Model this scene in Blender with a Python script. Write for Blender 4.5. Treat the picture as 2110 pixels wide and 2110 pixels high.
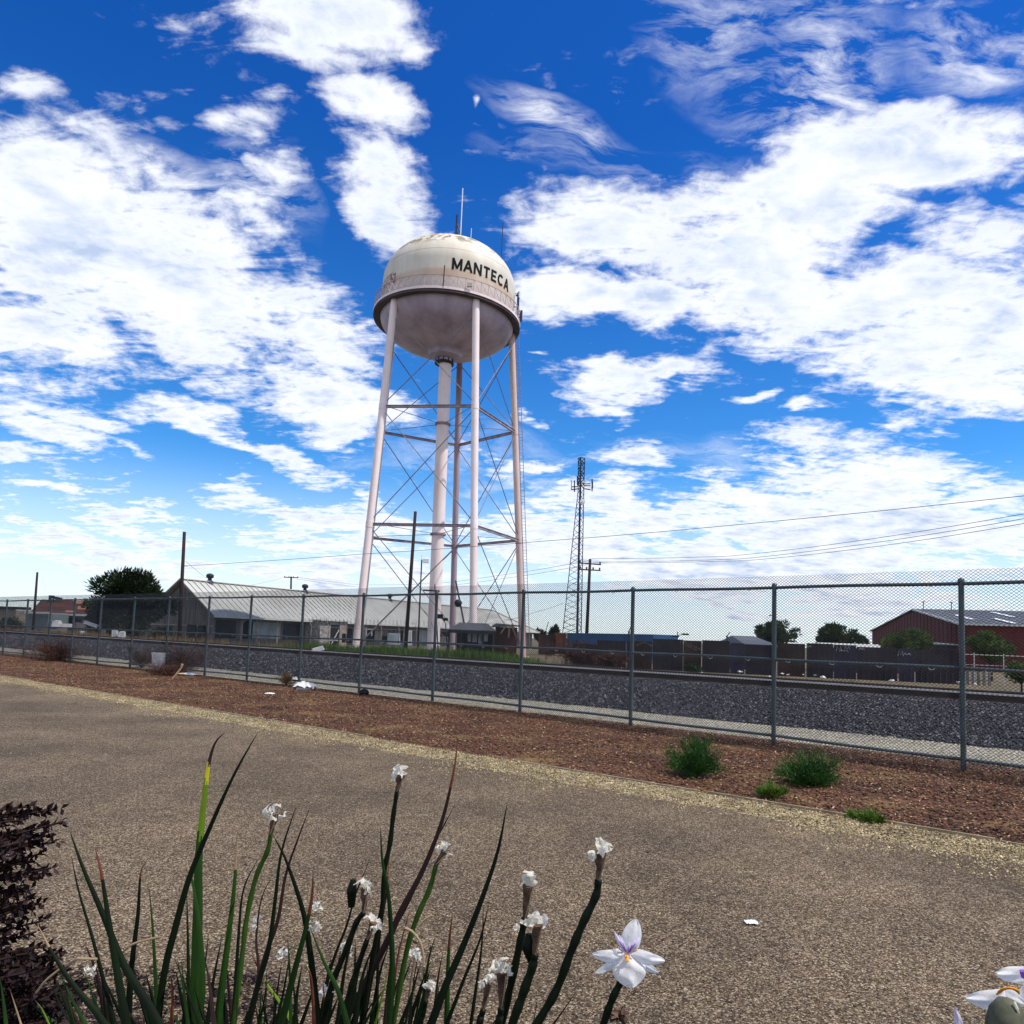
import bpy, math, random
import numpy as np
from mathutils import Vector, Matrix
random.seed(7); rng = np.random.default_rng(7)
R = math.radians
for o in list(bpy.data.objects): bpy.data.objects.remove(o)
scene = bpy.context.scene
col = scene.collection
# ------------------------------------------------------------------ camera
F_, P_, RO, CX, CY, HC = 1475.0, .0755, .0355, 1055.0, 1201.0, 1.45
cam = bpy.data.cameras.new('camera'); camo = bpy.data.objects.new('camera', cam); col.objects.link(camo)
cam.sensor_width = 36; cam.lens = F_/2110*36; cam.shift_y = (CY-1055)/2110
cam.clip_end = 6000; cam.clip_start = .05
fw = Vector((0, math.cos(P_), math.sin(P_))); up = Vector((0, -math.sin(P_), math.cos(P_))); rt = Vector((1, 0, 0))
rt2 = rt*math.cos(RO)+up*math.sin(RO); up2 = up*math.cos(RO)-rt*math.sin(RO)
camo.matrix_world = Matrix(((rt2.x, up2.x, -fw.x, 0), (rt2.y, up2.y, -fw.y, 0), (rt2.z, up2.z, -fw.z, HC), (0, 0, 0, 1)))
scene.camera = camo
def ray(u, v):
    a = (u-CX)/F_; b = (CY-v)/F_
    x = a*math.cos(RO)-b*math.sin(RO); y = a*math.sin(RO)+b*math.cos(RO)
    return Vector((x, math.cos(P_)-y*math.sin(P_), math.sin(P_)+y*math.cos(P_)))
O = Vector((0, 0, HC))
def at(u, v, Y): d = ray(u, v); return O+d*(Y/d.y)
def ground(u, v, z=0): d = ray(u, v); return O+d*((z-HC)/d.z)
def onplane(u, v, P, n):
    d = ray(u, v); return O+d*((P-O).dot(n)/d.dot(n))
# ------------------------------------------------------------------ light
SUN = Vector((.46, -.12, .88)).normalized()
el = math.asin(SUN.z); az = math.atan2(SUN.x, SUN.y)
sun = bpy.data.lights.new('sun', 'SUN'); sun.energy = 5.0; sun.angle = R(.5); sun.color = (1, .95, .87)
suno = bpy.data.objects.new('sun', sun); col.objects.link(suno)
suno.rotation_euler = (-SUN).to_track_quat('-Z', 'Y').to_euler()
scene.view_settings.view_transform = 'Standard'; scene.view_settings.look = 'None'
scene.view_settings.exposure = 0.0; scene.view_settings.gamma = 1
w = bpy.data.worlds.new('World'); scene.world = w; w.use_nodes = True
nt = w.node_tree; nt.nodes.clear()
class NB:
    def __init__(s, t): s.t = t
    def n(s, typ, **k):
        x = s.t.nodes.new(typ)
        for a, b in k.items(): setattr(x, a, b)
        return x
    def put(s, sock, v):
        if isinstance(v, bpy.types.NodeSocket): s.t.links.new(v, sock)
        elif v is not None: sock.default_value = v
    def m(s, op, a, b=None, c=None, clamp=False):
        x = s.n('ShaderNodeMath', operation=op, use_clamp=clamp)
        for i, v in enumerate((a, b, c)):
            if v is not None: s.put(x.inputs[i], v)
        return x.outputs[0]
    def mr(s, v, a, b, c=0., d=1., smooth=False):
        x = s.n('ShaderNodeMapRange'); x.interpolation_type = 'SMOOTHSTEP' if smooth else 'LINEAR'
        s.put(x.inputs['Value'], v)
        for nm, q in (('From Min', a), ('From Max', b), ('To Min', c), ('To Max', d)): x.inputs[nm].default_value = q
        return x.outputs['Result']
    def mix(s, f, a, b, mode='MIX'):
        x = s.n('ShaderNodeMix', data_type='RGBA', blend_type=mode); s.put(x.inputs[0], f)
        for i, v in ((6, a), (7, b)):
            if not isinstance(v, bpy.types.NodeSocket) and len(v) == 3: v = tuple(v)+(1,)
            s.put(x.inputs[i], v)
        return x.outputs[2]
    def noise(s, vec, scale, detail=4, rough=.5, dist=0, out=0):
        x = s.n('ShaderNodeTexNoise'); s.put(x.inputs['Vector'], vec); x.inputs['Scale'].default_value = scale
        x.inputs['Detail'].default_value = detail; x.inputs['Roughness'].default_value = rough; x.inputs['Distortion'].default_value = dist
        return x.outputs[out]
    def xyz(s, a, b, c=0.):
        x = s.n('ShaderNodeCombineXYZ')
        for i, v in enumerate((a, b, c)): s.put(x.inputs[i], v)
        return x.outputs[0]
    def vm(s, op, a, b=None):
        x = s.n('ShaderNodeVectorMath', operation=op); s.put(x.inputs[0], a)
        if b is not None: s.put(x.inputs['Scale' if op == 'SCALE' else 1], b)
        return x.outputs[0]
W = NB(nt)
tc = W.n('ShaderNodeTexCoord').outputs['Generated']
sep = W.n('ShaderNodeSeparateXYZ'); nt.links.new(tc, sep.inputs[0]); dx, dy, dz = sep.outputs
sky = W.n('ShaderNodeTexSky', sky_type='NISHITA', sun_disc=False); sky.sun_elevation = el; sky.sun_rotation = az
sky.altitude = 300; sky.air_density = 1.0; sky.dust_density = .3; sky.ozone_density = 3.0
hs = W.n('ShaderNodeHueSaturation'); hs.inputs['Saturation'].default_value = 1.3; hs.inputs['Hue'].default_value = .495
nt.links.new(sky.outputs[0], hs.inputs['Color'])
skyc = W.mix(1, hs.outputs[0], W.mix(W.mr(dz, .14, .60), (.95, 1.5, 1.85), (.32, .84, 1.55)), 'MULTIPLY')
ydiv = W.m('MAXIMUM', dy, .05)
U = W.m('DIVIDE', dx, ydiv); V = W.m('DIVIDE', dz, ydiv)
uv = W.xyz(U, V)
# the cloud deck lies on a high plane: its texture shrinks towards the horizon
zz = W.m('ADD', W.m('MAXIMUM', dz, 0.), .16)
deck = W.xyz(W.m('DIVIDE', dx, zz), W.m('DIVIDE', dy, zz))
warp = W.n('ShaderNodeTexNoise'); nt.links.new(deck, warp.inputs['Vector']); warp.inputs['Scale'].default_value = 2.2; warp.inputs['Detail'].default_value = 5
wv = W.vm('SCALE', W.vm('SUBTRACT', warp.outputs['Color'], (.5, .5, .5)), .22)
uvw = W.vm('ADD', uv, wv)
BL = [(640, 40, 230, 115, -12, 1), (780, 120, 60, 60, 0, .7), (480, 200, 85, 45, -15, .85), (570, 105, 150, 50, -20, .8), (690, 222, 135, 60, -25, .88), (730, 355, 130, 68, -38, .95),
 (550, 300, 60, 36, -20, .75), (110, 400, 280, 200, -25, 1.25), (330, 510, 350, 170, -33, 1.15), (60, 640, 250, 110, 0, 1), (520, 430, 130, 70, -55, .75), (570, 590, 210, 110, -30, 1.0),
 (610, 740, 210, 90, -30, 1), (320, 320, 90, 32, -20, .6), (80, 830, 150, 62, -25, .95), (40, 145, 85, 40, 0, .7), (125, 225, 55, 22, 0, .6), (440, 830, 270, 40, -18, .95), (40, 920, 90, 32, -8, .9),
 (200, 1040, 380, 75, -4, 1.0), (600, 1000, 260, 62, -8, 1.1), (240, 870, 70, 22, -15, .55), (650, 1100, 400, 60, 0, 1.0),
 (1760, 270, 290, 100, 8, 1.05), (1850, 420, 230, 130, 0, 1.05), (1160, 410, 240, 105, 10, 1.15), (1380, 450, 360, 150, -5, 1.2), (1130, 560, 250, 95, -5, 1.25), (1560, 360, 260, 90, 12, 1.1),
 (1480, 550, 330, 100, 12, 1.15), (1760, 540, 280, 150, 0, 1.2), (1750, 680, 240, 95, -5, 1.0), (1190, 720, 210, 38, 14, .95), (1320, 690, 60, 45, 30, .6), (1440, 715, 62, 20, 18, .8), (1540, 755, 52, 22, 0, .8),
 (1220, 890, 120, 66, -30, .95), (1180, 980, 170, 55, 0, .95), (1720, 900, 350, 85, -8, .95), (1650, 1000, 480, 110, 0, 1.3), (1350, 1070, 600, 75, 0, 1.3), (960, 880, 110, 26, 0, .75),
 (1035, 705, 26, 10, 0, .75), (885, 225, 9, 26, 12, .55), (1880, 60, 120, 40, 0, .5), (1000, 800, 60, 14, 0, .6), (1700, 1150, 340, 60, -5, 1.1), (1400, 1150, 300, 44, -8, 1.0), (100, 760, 190, 40, -10, .8), (1000, 1010, 160, 50, 0, 1.0)]
cov = None
for (x, y, a, b, an, wt) in BL:
    x *= 1.0921; y *= 1.0921; d = ray(x, y)
    sc = 1.0921/F_*1.12*(1+.35*((x-CX)/F_)**2)
    mp = W.n('ShaderNodeMapping', vector_type='TEXTURE'); nt.links.new(uvw, mp.inputs['Vector'])
    mp.inputs['Location'].default_value = (d.x/d.y, d.z/d.y, 0); mp.inputs['Rotation'].default_value = (0, 0, R(an)-RO)
    mp.inputs['Scale'].default_value = (a*sc, b*sc, 1)
    g = W.n('ShaderNodeTexGradient', gradient_type='SPHERICAL'); nt.links.new(mp.outputs[0], g.inputs[0])
    v = W.m('MULTIPLY', W.m('POWER', g.outputs['Fac'], .8), wt)
    cov = v if cov is None else W.m('MAXIMUM', cov, v)
front = W.mr(dy, .05, .2)
cov = W.m('ADD', W.m('MULTIPLY', cov, front), W.m('MULTIPLY', W.m('SUBTRACT', 1., front), .55))
f1 = W.noise(deck, 3.0, 12, .60, .5)
map2 = W.n('ShaderNodeMapping'); nt.links.new(deck, map2.inputs['Vector']); map2.inputs['Rotation'].default_value = (0, 0, R(35)); map2.inputs['Scale'].default_value = (7, 17, 1)
f2 = W.noise(map2.outputs[0], 1.0, 6, .6, .8)
f3 = W.noise(deck, 26, 6, .62, .3)
dens = W.m('ADD', cov, W.m('ADD', W.m('MULTIPLY', W.m('SUBTRACT', f1, .5), 1.95), W.m('ADD', W.m('MULTIPLY', W.m('SUBTRACT', f2, .5), 1.15), W.m('MULTIPLY', W.m('SUBTRACT', f3, .5), .75))))
alpha = W.m('POWER', W.mr(dens, .16, .80, smooth=True), 1.0)
# thin high cirrus: combed streaks, upper right and between the banks
cmap = W.n('ShaderNodeMapping'); nt.links.new(W.vm('ADD', uv, W.vm('SCALE', W.vm('SUBTRACT', warp.outputs['Color'], (.5, .5, .5)), .22)), cmap.inputs['Vector']); cmap.inputs['Rotation'].default_value = (0, 0, R(-52)); cmap.inputs['Scale'].default_value = (3.0, 9, 1)
cst = W.mr(W.noise(cmap.outputs[0], 2.4, 10, .66, .4), .44, .70)
cb = None
for (x, y, a, b_, an, wt) in [(1450, 70, 270, 190, -20, 1.0), (1560, 170, 240, 90, -30, .9), (1040, 240, 170, 50, -15, .8), (340, 320, 200, 60, -20, .8), (520, 330, 120, 70, -40, .8), (1840, 80, 150, 90, 0, .8), (1150, 300, 260, 40, 5, .5), (900, 900, 300, 90, 0, .6), (1250, 860, 200, 60, 0, .6)]:
    d = ray(x*1.0921, y*1.0921); sc = 1.0921/F_*1.15*(1+.35*((x*1.0921-CX)/F_)**2)
    mp = W.n('ShaderNodeMapping', vector_type='TEXTURE'); nt.links.new(uvw, mp.inputs['Vector']); mp.inputs['Location'].default_value = (d.x/d.y, d.z/d.y, 0); mp.inputs['Rotation'].default_value = (0, 0, R(an)-RO); mp.inputs['Scale'].default_value = (a*sc, b_*sc, 1)
    g = W.n('ShaderNodeTexGradient', gradient_type='SPHERICAL'); nt.links.new(mp.outputs[0], g.inputs[0]); v = W.m('MULTIPLY', W.m('POWER', g.outputs['Fac'], 1.0), wt*1.7); cb = v if cb is None else W.m('MAXIMUM', cb, v)
cir = W.m('MULTIPLY', W.m('MULTIPLY', W.m('MULTIPLY', W.m('MINIMUM', cb, 1.), front), cst), W.mr(f1, .36, .56, .25, 1.15))
alpha = W.m('MAXIMUM', alpha, W.m('MULTIPLY', cir, .95))
hz = W.mr(dz, .02, .24, 1, 0, True)
alpha = W.m('MAXIMUM', alpha, W.m('MULTIPLY', hz, .72))
shade = W.mr(W.noise(deck, 5.5, 6, .55, .2), .38, .66)
ccol = W.mix(W.m('MULTIPLY', W.m('SUBTRACT', 1., shade), W.mr(dens, .6, 1.15)), (10.6, 10.9, 11.6), (5.4, 6.6, 9.0))
out = W.mix(alpha, skyc, ccol)
bg = W.n('ShaderNodeBackground'); nt.links.new(out, bg.inputs[0]); bg.inputs[1].default_value = .1
wo = W.n('ShaderNodeOutputWorld'); nt.links.new(bg.outputs[0], wo.inputs[0])
w.cycles.sampling_method = 'MANUAL'; w.cycles.sample_map_resolution = 512
# ------------------------------------------------------------------ materials
MATS = {}
def mat(name, c, rough=.8, var=.15, scale=3., c2=None, metal=0., bump=0., bscale=30., spec=.3, trans=0., f2=.5, detail=5, island=0., streak=None):
    m = bpy.data.materials.new(name); m.use_nodes = True; t = m.node_tree; t.nodes.clear(); B = NB(t)
    o = B.n('ShaderNodeOutputMaterial'); b = B.n('ShaderNodeBsdfPrincipled'); t.links.new(b.outputs[0], o.inputs[0])
    g = B.n('ShaderNodeNewGeometry'); pos = g.outputs['Position']
    if streak:
        mp = B.n('ShaderNodeMapping'); t.links.new(pos, mp.inputs[0]); mp.inputs['Scale'].default_value = streak; pos2 = mp.outputs[0]
    else: pos2 = pos
    n1 = B.noise(pos2, scale, detail, .6)
    if c2 is None: c2 = tuple(max(0, x*(1-2.2*var)) for x in c)
    fac = B.mr(n1, .5-.18, .5+.18+ (f2-.5))
    cc = B.mix(fac, c2, c)
    if island:
        hv = B.n('ShaderNodeHueSaturation'); t.links.new(cc, hv.inputs['Color'])
        t.links.new(B.mr(g.outputs['Random Per Island'], 0, 1, 1-island, 1+island) if island < 1 else B.mr(B.m('POWER', g.outputs['Random Per Island'], 5.), 0, 1, .45, island), hv.inputs['Value']); cc = hv.outputs[0]
    t.links.new(cc, b.inputs['Base Color']); b.inputs['Roughness'].default_value = rough; b.inputs['Metallic'].default_value = metal
    b.inputs['Specular IOR Level'].default_value = spec if not name.startswith(('leaf', 'stem')) else .12
    if trans:
        tr = B.n('ShaderNodeBsdfTranslucent'); t.links.new(cc, tr.inputs[0]); ms = B.n('ShaderNodeMixShader'); ms.inputs[0].default_value = trans
        t.links.new(b.outputs[0], ms.inputs[1]); t.links.new(tr.outputs[0], ms.inputs[2]); t.links.new(ms.outputs[0], o.inputs[0])
    if bump:
        bp = B.n('ShaderNodeBump'); bp.inputs['Strength'].default_value = bump; bp.inputs['Distance'].default_value = .02
        t.links.new(B.noise(pos, bscale, 5, .6), bp.inputs['Height']); t.links.new(bp.outputs[0], b.inputs['Normal'])
    MATS[name] = m; return m
def speckle(name, cols, scale, big=(.8, 1.15), bump=.6, rough=.9, bigscale=.7, tint=None):
    """aggregate surface: voronoi grains, each its own tone, with broad wear patches"""
    m = bpy.data.materials.new(name); m.use_nodes = True; t = m.node_tree; t.nodes.clear(); B = NB(t)
    o = B.n('ShaderNodeOutputMaterial'); b = B.n('ShaderNodeBsdfPrincipled'); t.links.new(b.outputs[0], o.inputs[0])
    pos = B.n('ShaderNodeNewGeometry').outputs['Position']
    vo = B.n('ShaderNodeTexVoronoi'); t.links.new(pos, vo.inputs['Vector']); vo.inputs['Scale'].default_value = scale
    sp = B.n('ShaderNodeSeparateColor'); t.links.new(vo.outputs['Color'], sp.inputs[0])
    r = B.n('ShaderNodeValToRGB'); t.links.new(sp.outputs[0], r.inputs[0]); e = r.color_ramp.elements
    e[0].color = tuple(cols[0])+(1,); e[1].color = tuple(cols[-1])+(1,)
    for i, c in enumerate(cols[1:-1]):
        q = e.new((i+1)/(len(cols)-1)); q.color = tuple(c)+(1,)
    big_ = B.mr(B.noise(pos, bigscale, 6, .6), .3, .7, big[0], big[1])
    mid = B.mr(B.noise(pos, 9, 4, .6), .3, .7, .82, 1.18)
    hv = B.n('ShaderNodeHueSaturation'); t.links.new(r.outputs[0], hv.inputs['Color']); t.links.new(B.m('MULTIPLY', big_, mid), hv.inputs['Value'])
    c = hv.outputs[0]
    if tint: c = B.mix(B.mr(B.noise(pos, .9, 5, .6), .52, .68, 0, .7), c, tint)
    t.links.new(c, b.inputs['Base Color']); b.inputs['Roughness'].default_value = rough; b.inputs['Specular IOR Level'].default_value = .25
    bp = B.n('ShaderNodeBump'); bp.inputs['Strength'].default_value = bump; bp.inputs['Distance'].default_value = .006
    t.links.new(B.m('SUBTRACT', sp.outputs[1], vo.outputs['Distance']), bp.inputs['Height']); t.links.new(bp.outputs[0], b.inputs['Normal'])
    return m
# ------------------------------------------------------------------ mesh builder
WL = {}
class MB:
    def __init__(s): s.v = []; s.f = []; s.mi = []; s.cur = 0
    def add(s, vs, fs):
        o = len(s.v); s.v += [tuple(x) for x in vs]; s.f += [tuple(i+o for i in f) for f in fs]; s.mi += [s.cur]*len(fs); return s
    def hexa(s, p):  # 8 points: bottom 4 ccw then top 4
        return s.add(p, [(3, 2, 1, 0), (4, 5, 6, 7), (0, 1, 5, 4), (1, 2, 6, 5), (2, 3, 7, 6), (3, 0, 4, 7)])
    def box(s, a, b):
        (x0, y0, z0), (x1, y1, z1) = a, b
        return s.hexa([(x0, y0, z0), (x1, y0, z0), (x1, y1, z0), (x0, y1, z0), (x0, y0, z1), (x1, y0, z1), (x1, y1, z1), (x0, y1, z1)])
    def obox(s, o, ax, ay, az, x, y, z):
        """box in a local frame: o + ax*x + ay*y + az*z with ranges"""
        P = [o+ax*i+ay*j+az*k for k in z for (i, j) in ((x[0], y[0]), (x[1], y[0]), (x[1], y[1]), (x[0], y[1]))]
        return s.hexa(P)
    def beam(s, a, b, w=.1, h=None, upv=Vector((0, 0, 1))):
        a = Vector(a); b = Vector(b); h = h or w; d = (b-a).normalized(); sd = d.cross(upv)
        if sd.length < 1e-4: sd = Vector((1, 0, 0))
        sd.normalize(); u = sd.cross(d).normalized()
        P = [q+sd*i*w/2+u*j*h/2 for q in (a, b) for (i, j) in ((-1, -1), (1, -1), (1, 1), (-1, 1))]
        return s.hexa(P)
    def tube(s, pts, rad, n=8, caps=True, flat=1.0):
        pts = [Vector(p) for p in pts]; k = len(pts)
        if not hasattr(rad, '__len__'): rad = [rad]*k
        o = len(s.v); d0 = (pts[1]-pts[0]).normalized(); ref = Vector((0, 0, 1)) if abs(d0.z) < .9 else Vector((1, 0, 0))
        sd = d0.cross(ref).normalized()
        for i, p in enumerate(pts):
            d = (pts[min(i+1, k-1)]-pts[max(i-1, 0)]).normalized(); sd = (sd-d*sd.dot(d)).normalized(); u = sd.cross(d)
            for j in range(n):
                a = 2*math.pi*j/n; s.v.append(tuple(p+(sd*math.cos(a)+u*math.sin(a)*flat)*rad[i]))
        nf = 0
        for i in range(k-1):
            for j in range(n):
                a = o+i*n+j; b = o+i*n+(j+1) % n; s.f.append((a, b, b+n, a+n)); nf += 1
        if caps: s.f.append(tuple(o+j for j in range(n))[::-1]); s.f.append(tuple(o+(k-1)*n+j for j in range(n))); nf += 2
        s.mi += [s.cur]*nf
        return s
    def lathe(s, c, prof, n=64, closed=False):
        o = len(s.v); c = Vector(c); nf = 0
        for (r, z) in prof:
            for j in range(n): a = 2*math.pi*j/n; s.v.append((c.x+r*math.cos(a), c.y+r*math.sin(a), c.z+z))
        for i in range(len(prof)-1):
            for j in range(n): a = o+i*n+j; b = o+i*n+(j+1) % n; s.f.append((a, b, b+n, a+n)); nf += 1
        s.mi += [s.cur]*nf
        return s
    def build(s, name, m=None, parent=None, smooth=False, wl=None):
        me = bpy.data.meshes.new(name); base = WL.get(parent.name, Vector()) if parent else (wl or Vector())
        V = np.array(s.v, dtype=np.float64).reshape(-1, 3)-np.array(base)
        me.from_pydata(V.tolist(), [], s.f)
        for q in (m if isinstance(m, (list, tuple)) else [m]):
            if q: me.materials.append(MATS[q] if isinstance(q, str) else q)
        if max(s.mi, default=0) > 0: me.polygons.foreach_set('material_index', s.mi)
        if smooth: me.polygons.foreach_set('use_smooth', [True]*len(me.polygons))
        me.update()
        ob = bpy.data.objects.new(name, me); col.objects.link(ob)
        if parent: ob.parent = parent; WL[ob.name] = base
        else: ob.location = base; WL[ob.name] = base
        return ob
def smooth_angle(o, ang=40):
    me = o.data; me.polygons.foreach_set('use_smooth', [True]*len(me.polygons))
    try: me.set_sharp_from_angle(angle=R(ang))
    except Exception: pass
    return o
def tag(o, label=None, cat=None, group=None, kind=None):
    for k, v in (('label', label), ('category', cat), ('group', group), ('kind', kind)):
        if v: o[k] = v
    return o
def thing(name, label, cat, loc=(0, 0, 0), group=None):
    o = bpy.data.objects.new(name, None); o.empty_display_size = .2; col.objects.link(o); o.location = loc; WL[o.name] = Vector(loc)
    return tag(o, label, cat, group)
def raw(name, V, Fc, m, loc=(0, 0, 0), parent=None):
    """big numpy mesh of triangles or quads"""
    me = bpy.data.meshes.new(name); V = np.asarray(V, dtype=np.float32)-np.array(WL.get(parent.name, Vector()) if parent else loc, dtype=np.float32)
    k = Fc.shape[1]; me.vertices.add(len(V)); me.vertices.foreach_set('co', V.ravel()); me.loops.add(Fc.size); me.loops.foreach_set('vertex_index', Fc.ravel().astype(np.int32))
    me.polygons.add(len(Fc)); me.polygons.foreach_set('loop_start', np.arange(0, Fc.size, k, dtype=np.int32)); me.polygons.foreach_set('loop_total', np.full(len(Fc), k, dtype=np.int32))
    me.update(calc_edges=True); me.materials.append(MATS[m] if isinstance(m, str) else m)
    ob = bpy.data.objects.new(name, me); col.objects.link(ob)
    if parent: ob.parent = parent
    else: ob.location = loc
    return ob
OCT = np.array([(1, 0, 0), (-1, 0, 0), (0, 1, 0), (0, -1, 0), (0, 0, 1), (0, 0, -1)], float)
OCF = np.array([(0, 2, 4), (2, 1, 4), (1, 3, 4), (3, 0, 4), (2, 0, 5), (1, 2, 5), (3, 1, 5), (0, 3, 5)])
def randrot(n):
    q = rng.normal(size=(n, 4)); q /= np.linalg.norm(q, axis=1)[:, None]; w_, x, y, z = q.T
    return np.stack([1-2*(y*y+z*z), 2*(x*y-z*w_), 2*(x*z+y*w_), 2*(x*y+z*w_), 1-2*(x*x+z*z), 2*(y*z-x*w_), 2*(x*z-y*w_), 2*(y*z+x*w_), 1-2*(x*x+y*y)], 1).reshape(n, 3, 3)
def stones(name, P, size, m, flat=(1, .7, .5), tilt=None, label=None, cat=None):
    n = len(P); sc = size[:, None, None]*np.array(flat)*rng.uniform(.7, 1.3, (n, 1, 3))
    V = (OCT[None]+rng.uniform(-.22, .22, (n, 6, 3)))*sc
    Rm = randrot(n)
    if tilt is not None:   # lie mostly flat: rotate about z, small tilt
        a = rng.uniform(0, 6.283, n); b = rng.normal(0, tilt, n); c = rng.normal(0, tilt, n)
        ca, sa, cb, sb, cc, sc_ = np.cos(a), np.sin(a), np.cos(b), np.sin(b), np.cos(c), np.sin(c); z = np.zeros(n); o1 = np.ones(n)
        Rz = np.stack([ca, -sa, z, sa, ca, z, z, z, o1], 1).reshape(n, 3, 3); Rx = np.stack([o1, z, z, z, cb, -sb, z, sb, cb], 1).reshape(n, 3, 3); Ry = np.stack([cc, z, sc_, z, o1, z, -sc_, z, cc], 1).reshape(n, 3, 3)
        Rm = Rz@Rx@Ry
    V = np.einsum('nij,nkj->nki', Rm, V)+P[:, None, :]
    Fc = (OCF[None]+6*np.arange(n)[:, None, None]).reshape(-1, 3)
    o = raw(name, V.reshape(-1, 3), Fc, m); return tag(o, label, cat, kind='stuff')
def leaves(name, P, D, L, Wd, m, parent=None, fold=.25):
    """many small leaf blades: P roots, D unit directions, L lengths, Wd widths; two folded halves each"""
    n = len(P); r = rng.normal(size=(n, 3)); S = np.cross(D, r); S /= np.linalg.norm(S, axis=1)[:, None]+1e-9; N = np.cross(D, S)
    L = np.broadcast_to(L, n)[:, None]; Wd = np.broadcast_to(Wd, n)[:, None]
    a = P; b = P+D*L*.45+S*Wd*.5+N*Wd*fold; c = P+D*L; d = P+D*L*.45-S*Wd*.5+N*Wd*fold
    V = np.stack([a, b, c, d], 1).reshape(-1, 3); i = 4*np.arange(n)[:, None]
    Fc = np.concatenate([np.stack([i+0, i+1, i+2], 2).reshape(-1, 3), np.stack([i+0, i+2, i+3], 2).reshape(-1, 3)])
    return raw(name, V, Fc, m, parent=parent)
# ------------------------------------------------------------------ the material set
speck_path = speckle('path_asphalt', [(.013, .0085, .0048), (.044, .029, .016), (.081, .0545, .031), (.122, .084, .049), (.195, .142, .090), (.38, .31, .22)], 140, big=(.62, 1.4), bump=.9, tint=None)
speck_verge = speckle('verge_gravel', [(.02, .013, .006), (.085, .058, .028), (.20, .15, .078), (.31, .25, .14), (.50, .43, .29)], 60, big=(.75, 1.2), bump=1.)
speck_mulch = speckle('mulch_floor', [(.012, .005, .003), (.045, .016, .009), (.09, .036, .018), (.15, .08, .035)], 45, big=(.7, 1.25), bump=1., tint=(.20, .13, .05))
speck_gravel = speckle('track_gravel', [(.05, .04, .025), (.16, .14, .10), (.30, .28, .21), (.5, .47, .39)], 42, big=(.8, 1.15), bump=1.)
speck_ballast = speckle('ballast_floor', [(.003, .003, .005), (.010, .010, .016), (.018, .018, .024), (.04, .04, .05)], 22, big=(.8, 1.1), bump=1.)
speck_dirt = speckle('dirt', [(.06, .045, .025), (.13, .10, .06), (.18, .14, .09)], 14, big=(.6, 1.3), bump=.6, tint=(.06, .075, .02))
speck_soil = speckle('soil', [(.012, .008, .005), (.03, .02, .012), (.05, .035, .02)], 60, big=(.7, 1.2), bump=1.)
mat('galv', (.10, .135, .155), .4, .18, 4, metal=.35, spec=.6)
mat('wire', (.035, .04, .045), .5, .15, 3, metal=.3)
mat('tie', (.8, .8, .8), .3, .1, 3, metal=.7)
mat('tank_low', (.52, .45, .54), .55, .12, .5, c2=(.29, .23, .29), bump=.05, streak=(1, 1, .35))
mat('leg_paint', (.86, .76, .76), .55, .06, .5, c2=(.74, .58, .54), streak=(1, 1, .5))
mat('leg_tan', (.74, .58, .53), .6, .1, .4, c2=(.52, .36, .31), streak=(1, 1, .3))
mat('leg_shade', (.48, .38, .42), .6, .1, .4, c2=(.28, .20, .23), streak=(1, 1, .3))  # back leg: the tank's shadow on it is put into the colour
mat('rod', (.24, .23, .28), .6, .2, 2)
mat('strut', (.36, .30, .34), .6, .2, 2, c2=(.18, .14, .16))
mat('rail_paint', (.55, .44, .46), .6, .1, 2); mat('lip_shade', (.10, .075, .085), .7, .2, 1); mat('letter', (.003, .003, .004), .9, .1, 2)
mat('antenna_white', (.75, .77, .8), .4, .05, 2); mat('antenna_dark', (.015, .02, .06), .5, .1, 2)
mat('wood_pole', (.030, .018, .016), .9, .25, 3, bump=.2, streak=(3, 3, .3))
mat('steel_dark', (.02, .025, .05), .6, .2, 3)
mat('black', (.006, .006, .008), .8, .1, 3)
mat('roof_metal', (.50, .50, .47), .5, .1, .25, c2=(.38, .37, .33), metal=.15)
mat('roof_trim', (.62, .62, .6), .5, .1, .5)
mat('barn_wood', (.24, .22, .21), .9, .25, 1.2, c2=(.10, .09, .085), streak=(4, 4, .4), bump=.2)
mat('stucco', (.42, .36, .29), .9, .15, 1.5, c2=(.25, .2, .16)); mat('peel', (.5, .48, .46), .9, .2, 3, c2=(.14, .12, .11))
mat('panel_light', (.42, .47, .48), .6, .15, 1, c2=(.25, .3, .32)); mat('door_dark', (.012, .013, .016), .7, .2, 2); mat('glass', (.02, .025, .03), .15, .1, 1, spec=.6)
mat('white_junk', (.72, .72, .72), .6, .1, 4, c2=(.5, .5, .5)); mat('blue_junk', (.08, .14, .3), .6, .1, 3)
mat('rust_roof', (.085, .030, .018), .85, .25, .5, c2=(.03, .012, .009)); mat('rust_light', (.26, .12, .07), .85, .2, .8, c2=(.25, .09, .05))
mat('teal_wall', (.16, .21, .215), .8, .12, .5); mat('pale_wall', (.50, .49, .42), .8, .1, .5)
mat('red_siding', (.115, .010, .010), .7, .15, .6); mat('grey_roof', (.11, .12, .14), .6, .15, .4, c2=(.06, .065, .08))
mat('skylight', (.75, .78, .8), .4, .05, 2)
mat('cont_blue', (.03, .12, .28), .6, .12, 1); mat('cont_orange', (.20, .06, .025), .7, .2, 1); mat('cont_brown', (.08, .03, .02), .8, .2, 1)
mat('wall_dark', (.045, .035, .04), .8, .3, .8, c2=(.018, .014, .018)); mat('wall_dark_b', (.05, .045, .075), .8, .3, .8, c2=(.02, .018, .03)); mat('wall_brown', (.07, .04, .03), .85, .25, .8, c2=(.025, .015, .012))
mat('scrap', (.22, .16, .13), .85, .25, 2); mat('paint_mark', (.45, .45, .5), .8, .2, 4)
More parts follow.
